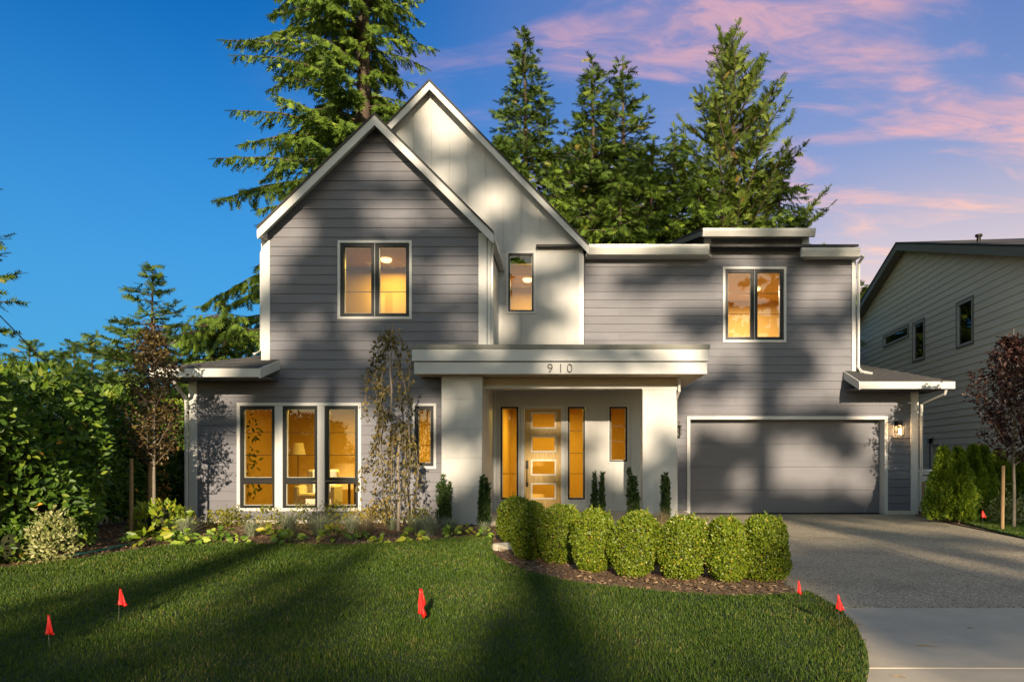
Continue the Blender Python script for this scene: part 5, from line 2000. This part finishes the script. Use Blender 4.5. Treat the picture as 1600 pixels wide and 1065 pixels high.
for i, (px, py, w, h, m, lab) in enumerate(HOS):
    rosette('hosta', px, py, w, h, m, 540 + i, lab, GH, n=30)
GSP = 'low bushes against the house wall'
SPI = [(272, 826, 0.5, 0.30, GOLD, 'low golden bush at the left house corner'),
       (342, 823, 0.42, 0.28, OLIVE, 'low olive bush below the left edge of the triple window'),
       (366, 822, 0.40, 0.32, OLIVE, 'dark spiky low bush beneath the first window pane'),
       (418, 824, 0.48, 0.36, OLIVE, 'low olive bush between two blue fescues under the left pane'),
       (478, 823, 0.60, 0.40, OLIVE, 'low olive bush under the middle window pane'),
       (524, 824, 0.56, 0.42, OLIVE, 'low olive bush under the right window pane'),
       (566, 822, 0.40, 0.34, GOLD, 'low rusty gold bush at the right end of the triple window'),
       (596, 821, 0.62, 0.42, GOLD, 'bright golden bush behind the weeping tree'),
       (655, 821, 0.46, 0.34, OLIVE, 'low olive bush under the narrow window')]
for i, (px, py, w, h, m, lab) in enumerate(SPI):
    x, d = G(px, py)
    dense_shrub('low_bush', (x, d), lab, m, w / 2, w / 2 * 0.9, h, 570 + i, 520, 0.045, group=GSP, power=1.8, core=0, tilt=1.3, lw=0.5, inner=1.0, rag=0.07, sprigs=30)

# big leaved bush, variegated shrubs, sunlit hedge patch, green shrub by the house corner
x, d = G(241, 838)
dense_shrub('leafy_bush', (x, d + 0.2), 'bushy lime green plant with large leaves below the purple sapling', LIME, 0.44, 0.40, 0.56, 601, 420, 0.15, power=2.0, core=0.5, lw=0.42, inner=0.6)
x, d = G(60, 884)
dense_shrub('variegated_shrub', (x, d + 0.25), 'cream variegated shrub at the foot of the laurel hedge', VARIEG, 0.23, 0.23, 0.60, 602, 900, 0.062, power=1.6, core=0, lw=0.42, inner=1.0, rag=0.06, sprigs=40)
x, d = G(4, 884)
dense_shrub('variegated_shrub', (x - 0.1, d + 0.25), 'darker small shrub cut by the left picture edge', LAUREL, 0.30, 0.30, 0.45, 604, 420, 0.07, power=1.9, core=0.4, lw=0.5, inner=0.7)
x, d = G(1583, 818)
dense_shrub('variegated_shrub', (x, d + 0.15), 'yellow variegated shrub behind the sapling trunk on the right', VARIEG, 0.42, 0.36, 0.50, 603, 800, 0.065, power=1.6, core=0, lw=0.42, inner=1.0, rag=0.10, sprigs=40)
dense_shrub('sunlit_hedge_patch', (PX(247, 14.6), 14.6), 'sunlit patch of hedge behind the sapling, its light put into the leaf colour', SUNLIT_PATCH, 0.16, 0.16, 1.75, 605, 260, 0.08, power=2.4, core=0, lw=0.6, inner=0.9)  # lit patch of the hedge, its sunlight put into orange leaves
dense_shrub('leafy_shrub', (PX(285, 19.6), 19.6), 'tall light green shrub seen between the hedge and the house corner', LIME, 0.9, 0.8, 3.05, 606, 2200, 0.11, power=2.4, core=0.6, lw=0.5, inner=0.5)
tuft('fountain_grass', 1535, 812, 0.9, 0.62, REDG, 607, 'purple fountain grass with arching plumes in front of the arborvitae', n=150, spread=0.9, bw=0.012)


# ------------------------------------------------------------------ lawn blades and mulch chips
def inside(poly, X, Y):
    poly = np.array(poly)
    c = np.zeros(len(X), bool)
    j = len(poly) - 1
    for i in range(len(poly)):
        xi, yi = poly[i]
        xj, yj = poly[j]
        if yi != yj:
            k = ((yi > Y) != (yj > Y)) & (X < (xj - xi) * (Y - yi) / (yj - yi) + xi)
            c ^= k
        j = i
    return c


def in_view(X, Y, z=0.0, mx=380, my=300):
    px = CX + X * F / Y
    py = HY + (EYE - z) * F / Y
    return (px > -mx) & (px < 1600 + mx) & (py < 1065 + my)


def blades(poly, z0, dens, seed, ymin, ymax, hgt, wid, xr):
    r = np.random.default_rng(seed)
    n = int((xr[1] - xr[0]) * (ymax - ymin) * dens)
    X, Y = r.uniform(*xr, n), r.uniform(ymin, ymax, n)
    k = inside(poly, X, Y) & in_view(X, Y)
    X, Y = X[k], Y[k]
    n = len(X)
    a = r.uniform(0, 6.283, n)
    lean = r.normal(0, 0.38, n)
    az = r.uniform(0, 6.283, n) * 0.5 + np.sin(X * 2.1 + Y * 1.3) * 1.6
    clump = 0.78 + 0.24 * np.sin(X * 5.3 + np.sin(Y * 4.1) * 2) * np.sin(Y * 6.1 + 1.3)
    L = hgt * r.uniform(0.55, 1.2, n) * clump
    base = np.stack([X, Y, np.full(n, z0)], 1)
    side = np.stack([np.cos(a), np.sin(a), 0 * a], 1) * (wid * r.uniform(0.6, 1.2, n))[:, None] / 2
    dr = np.stack([np.sin(lean) * np.cos(az), np.sin(lean) * np.sin(az), np.cos(lean)], 1)
    mid = base + dr * (L * 0.6)[:, None]
    tip = mid + (dr + np.stack([np.cos(az) * lean, np.sin(az) * lean, -np.abs(lean) * 0.7], 1)) * (L * 0.42)[:, None]
    V = np.stack([base - side, base + side, mid + side * 0.75, tip, mid - side * 0.75], 1)
    FI = np.array([(0, 1, 2, 4)])[None] + (np.arange(n) * 5)[:, None, None]
    F2 = np.array([(4, 2, 3, 3)])
    return V.reshape(-1, 3), n, r.random(n)


def grass(name, parts, lab):
    Vs, vs, off, ns = [], [], 0, 0
    for V, n, v in parts:
        Vs.append(V)
        vs.append(np.repeat(v, 5))
        ns += n
    V = np.concatenate(Vs)
    b = (np.arange(ns) * 5)[:, None, None]
    T = np.array([(0, 1, 2), (0, 2, 4), (4, 2, 3)])[None] + b
    o = link(name, np_mesh(name, V, T.reshape(-1, 3), GRASS, np.concatenate(vs)))
    return tag(o, lab, 'grass', kind='stuff')


grass('lawn_grass', [blades(LAWN, 0.026, 6800, 701, 2.6, 5.8, 0.045, 0.0052, (-8.5, 2.6)),
                     blades(LAWN, 0.026, 4200, 702, 5.8, 8.2, 0.048, 0.0068, (-9.5, 2.8)),
                     blades(LAWN, 0.026, 2300, 703, 8.2, 12.6, 0.055, 0.0125, (-9.5, 2.8))], 'short mown green grass covering the front lawn')
grass('lawn_grass', [blades(LAWN_R, 0.02, 2600, 704, 8.4, 16.4, 0.055, 0.011, (6.5, 12))], 'strip of green grass right of the driveway')


def chips(name, poly, n, seed, lab, excl=None, z=0.0):
    r = np.random.default_rng(seed)
    pa = np.array(poly)
    X = r.uniform(pa[:, 0].min(), pa[:, 0].max(), n)
    Y = r.uniform(pa[:, 1].min(), pa[:, 1].max(), n)
    k = inside(poly, X, Y) & in_view(X, Y)
    if excl:
        k &= ~inside(excl, X, Y)
    X, Y = X[k], Y[k]
    n = len(X)
    P = np.stack([X, Y, np.full(n, z) + r.uniform(0, 0.018, n)], 1)
    a = r.uniform(0, 6.283, n)
    D = np.stack([np.cos(a), np.sin(a), r.normal(0, 0.3, n)], 1)
    tv = [(-0.16, 0, 0), (0.2, 0.05, 0.05), (0.14, 1, 0.0), (-0.2, 0.9, 0.05)]
    o = link(name, scatter(name, tv, [(0, 1, 2, 3)], P, D, np.array([0, 0, 1.0]) + r.normal(0, 0.3, (n, 3)), 0.05 * r.uniform(0.4, 1.3, n), CHIP))
    tag(o, lab, 'mulch', kind='stuff')


chips('mulch_chips', [(-10, 7), (2.5, 7), (2.5, 15), (-10, 15)], 52000, 711, 'brown bark chips covering the planting beds', LAWN)

# ------------------------------------------------------------------ small things
GFL = 'red utility marker flags'


def flag(px, ptop, pbot, w, d, lab, seed, lean=0.0, form='tri'):
    r = random.Random(seed)
    x = PX(px, d)
    zt, zb_ = PZ(ptop, d), PZ(pbot, d)
    t = empty('marker_flag', (x, d, 0), lab, 'flag', GFL)
    MB().tube([(lean * 0.6, 0, -0.05), (lean * 0.3, 0, zt * 0.5), (0, 0, zt)], 0.0016, 5).build('wire', M_WIRE, t, False)
    h = zt - zb_
    ww = w * d / F
    # cloth hangs limp from the wire: pleated, widening downwards
    rows, cols = 7, 6
    vs, fs = [], []
    for i in range(rows):
        f = i / (rows - 1)
        wid = ww * (0.18 + 0.82 * f ** 0.9) if form == 'tri' else ww * (0.34, 0.5, 0.68, 0.9, 0.55, 0.82, 1.0)[i]
        for j in range(cols):
            g = j / (cols - 1)
            bottom = 0.30 * h * abs(g - 0.62) if i == rows - 1 else 0
            vs.append((-0.2 * wid + g * wid, 0.018 * math.sin(g * 9 + f * 2 + seed) * (0.3 + f), zt - f * h + bottom + r.uniform(-0.002, 0.002)))
    for i in range(rows - 1):
        for j in range(cols - 1):
            fs.append((i * cols + j, (i + 1) * cols + j, (i + 1) * cols + j + 1, i * cols + j + 1))
    o = MB().add(vs, fs).build('flag_cloth', M_RED, t, False, smooth=True)
    m = o.modifiers.new('solid', 'SOLIDIFY')
    m.thickness = 0.001


flag(74, 960, 993, 17, 5.0, 'limp red marker flag nearest the left picture edge', 1, 0.03)
flag(187, 919, 948, 16, 5.8, 'limp red marker flag, second from the left in the lawn', 2, -0.02)
flag(656, 919, 965, 14, 5.7, 'folded red marker flag in the middle of the lawn', 3, 0.01, 'fold')
flag(1247, 906, 929, 10, 6.4, 'small red marker flag at the driveway corner of the bed', 4, 0.05)
flag(1309, 928, 955, 14, 5.6, 'red marker flag at the lawn edge over the driveway joint', 5, 0.03)
flag(1535, 797, 809, 7, 13.2, 'tiny red marker flag in front of the purple fountain grass', 6)

# pale stone at the end of the boxwoods
sx_, sd_ = G(787, 858)
bm = bmesh.new()
bmesh.ops.create_icosphere(bm, subdivisions=3, radius=1)
rr_ = random.Random(5)
for v in bm.verts:
    q = v.co
    k = 1 + 0.14 * math.sin(q.x * 4 + 1) * math.sin(q.y * 3) + 0.10 * math.sin(q.z * 5 + q.x * 3)
    v.co = Vector((q.x * 0.20 * k, q.y * 0.15 * k, max(-0.02, q.z * 0.085 * k + 0.03)))
me = bpy.data.meshes.new('stone')
bm.to_mesh(me)
bm.free()
me.materials.append(M_STONE)
o = link('stone', me)
o.location = (sx_, sd_, 0)
tag(o, 'pale flat stone at the left end of the boxwood row', 'stone')

# green hose lying on the mulch
hp = [G(*p) for p in ((96, 872), (120, 868), (150, 863), (182, 855), (205, 852))]
mb = MB()
for k, off in enumerate((0.0, 0.05, 0.10, 0.15)):
    mb.tube([(x + 0.02 * math.sin(i * 2 + k), y + off + 0.02 * math.cos(i + k), 0.018 + 0.006 * (k % 2)) for i, (x, y) in enumerate(hp)], 0.016, 6)
o = mb.build('garden_hose', M_HOSE, None, False, smooth=True)
tag(o, 'folded dark green hose lying on the mulch by the hedge', 'hose')

# white bin between the houses and a post in front of it
wb = thing('refuse_bin', (PX(1441, 17.9), 17.9, 0), 'white lidded bin between the garage corner and the arborvitae', 'bin')
mbb = MB()
mbb.add([(sx * a, sy * a * 0.9, z) for z, a in ((0.06, 0.24), (0.98, 0.30)) for sx, sy in ((-1, -1), (1, -1), (1, 1), (-1, 1))],
        [(0, 3, 2, 1), (4, 5, 6, 7), (0, 1, 5, 4), (1, 2, 6, 5), (2, 3, 7, 6), (3, 0, 4, 7)])
mbb.build('bin_body', M_BINW, wb, False, bevel=0.03)
MB().box(-0.33, 0.33, -0.32, 0.34, 0.985, 1.05).box(-0.27, 0.27, -0.26, 0.28, 1.052, 1.13).build('bin_lid', M_BINW, wb, False, bevel=0.025)
MB().box(0.06, 0.24, -0.335, -0.322, 1.0, 1.035).build('lid_label', M_RED, wb, False)
MB().box(-0.2, 0.2, 0.34, 0.38, 0.92, 0.97).build('handle', M_BINW, wb, False)
for s in (-0.2, 0.2):
    MB().tube([(s - 0.03, 0.22, 0.09), (s + 0.03, 0.22, 0.09)], 0.09, 12).build('wheel', M_BLACK, wb, False)
o = MB().box(-0.03, 0.03, -0.03, 0.03, -0.05, 0.84).build('wooden_post', M_STAKE, None, False, bevel=0.006)
o.location = (PX(1443, 16.9), 16.9, 0)
tag(o, 'short squared wooden post in front of the white bin', 'post')

# wooden fence in the dark gap left of the house
fe = empty('wooden_fence', (-8.9, 18.5, 0), 'weathered board fence in the gap between hedge and house', 'fence')
for i in range(10):
    MB().box(-0.7 + i * 0.145, -0.7 + i * 0.145 + 0.138, -0.01, 0.01, 0.03, 1.75 + 0.01 * math.sin(i * 3)).build('fence_board', M_FENCE, fe, False)
for z in (0.4, 1.4):
    MB().box(-0.72, 0.76, 0.012, 0.05, z, z + 0.09).build('fence_rail', M_FENCE, fe, False)

# overhead cable at the left
ca = [(PX(-120, 26), 26, PZ(400, 26)), (PX(0, 25), 25, PZ(493, 25)), (PX(47, 24.5), 24.5, PZ(541, 24.5)), (PX(75, 24.2), 24.2, PZ(570, 24.2)), (PX(120, 23.8), 23.8, PZ(612, 23.8))]
tag(MB().tube(ca, 0.022, 5).build('overhead_cable', M_CABLE, None, False), 'black overhead cable slanting down at the left edge', 'cable')

# twigs and dry leaves on the pale concrete
GTW = 'debris on the concrete apron'
for i, (px, py, l, a, lab) in enumerate(((1341, 976, 0.10, -0.5, 'brown twig lying on the concrete apron near the lawn curve'),
                                         (1516, 982, 0.06, 0.1, 'small dark leaf scrap on the concrete apron near the joint'),
                                         (1448, 1010, 0.16, -0.15, 'thin dry twig in the middle of the concrete apron'),
                                         (1405, 1058, 0.10, -0.6, 'short dry twig at the foot of the concrete apron'))):
    x, d = G(px, py)
    o = MB().tube([(-l / 2, 0, 0.006), (0, 0.012, 0.010), (l / 2, 0, 0.006)], [0.002, 0.004, 0.001], 5).build('dry_twig', M_STAKE, None, False)
    o.location = (x, d, 0.0)
    o.rotation_euler = (0, 0, a)
    tag(o, lab, 'twig', GTW)
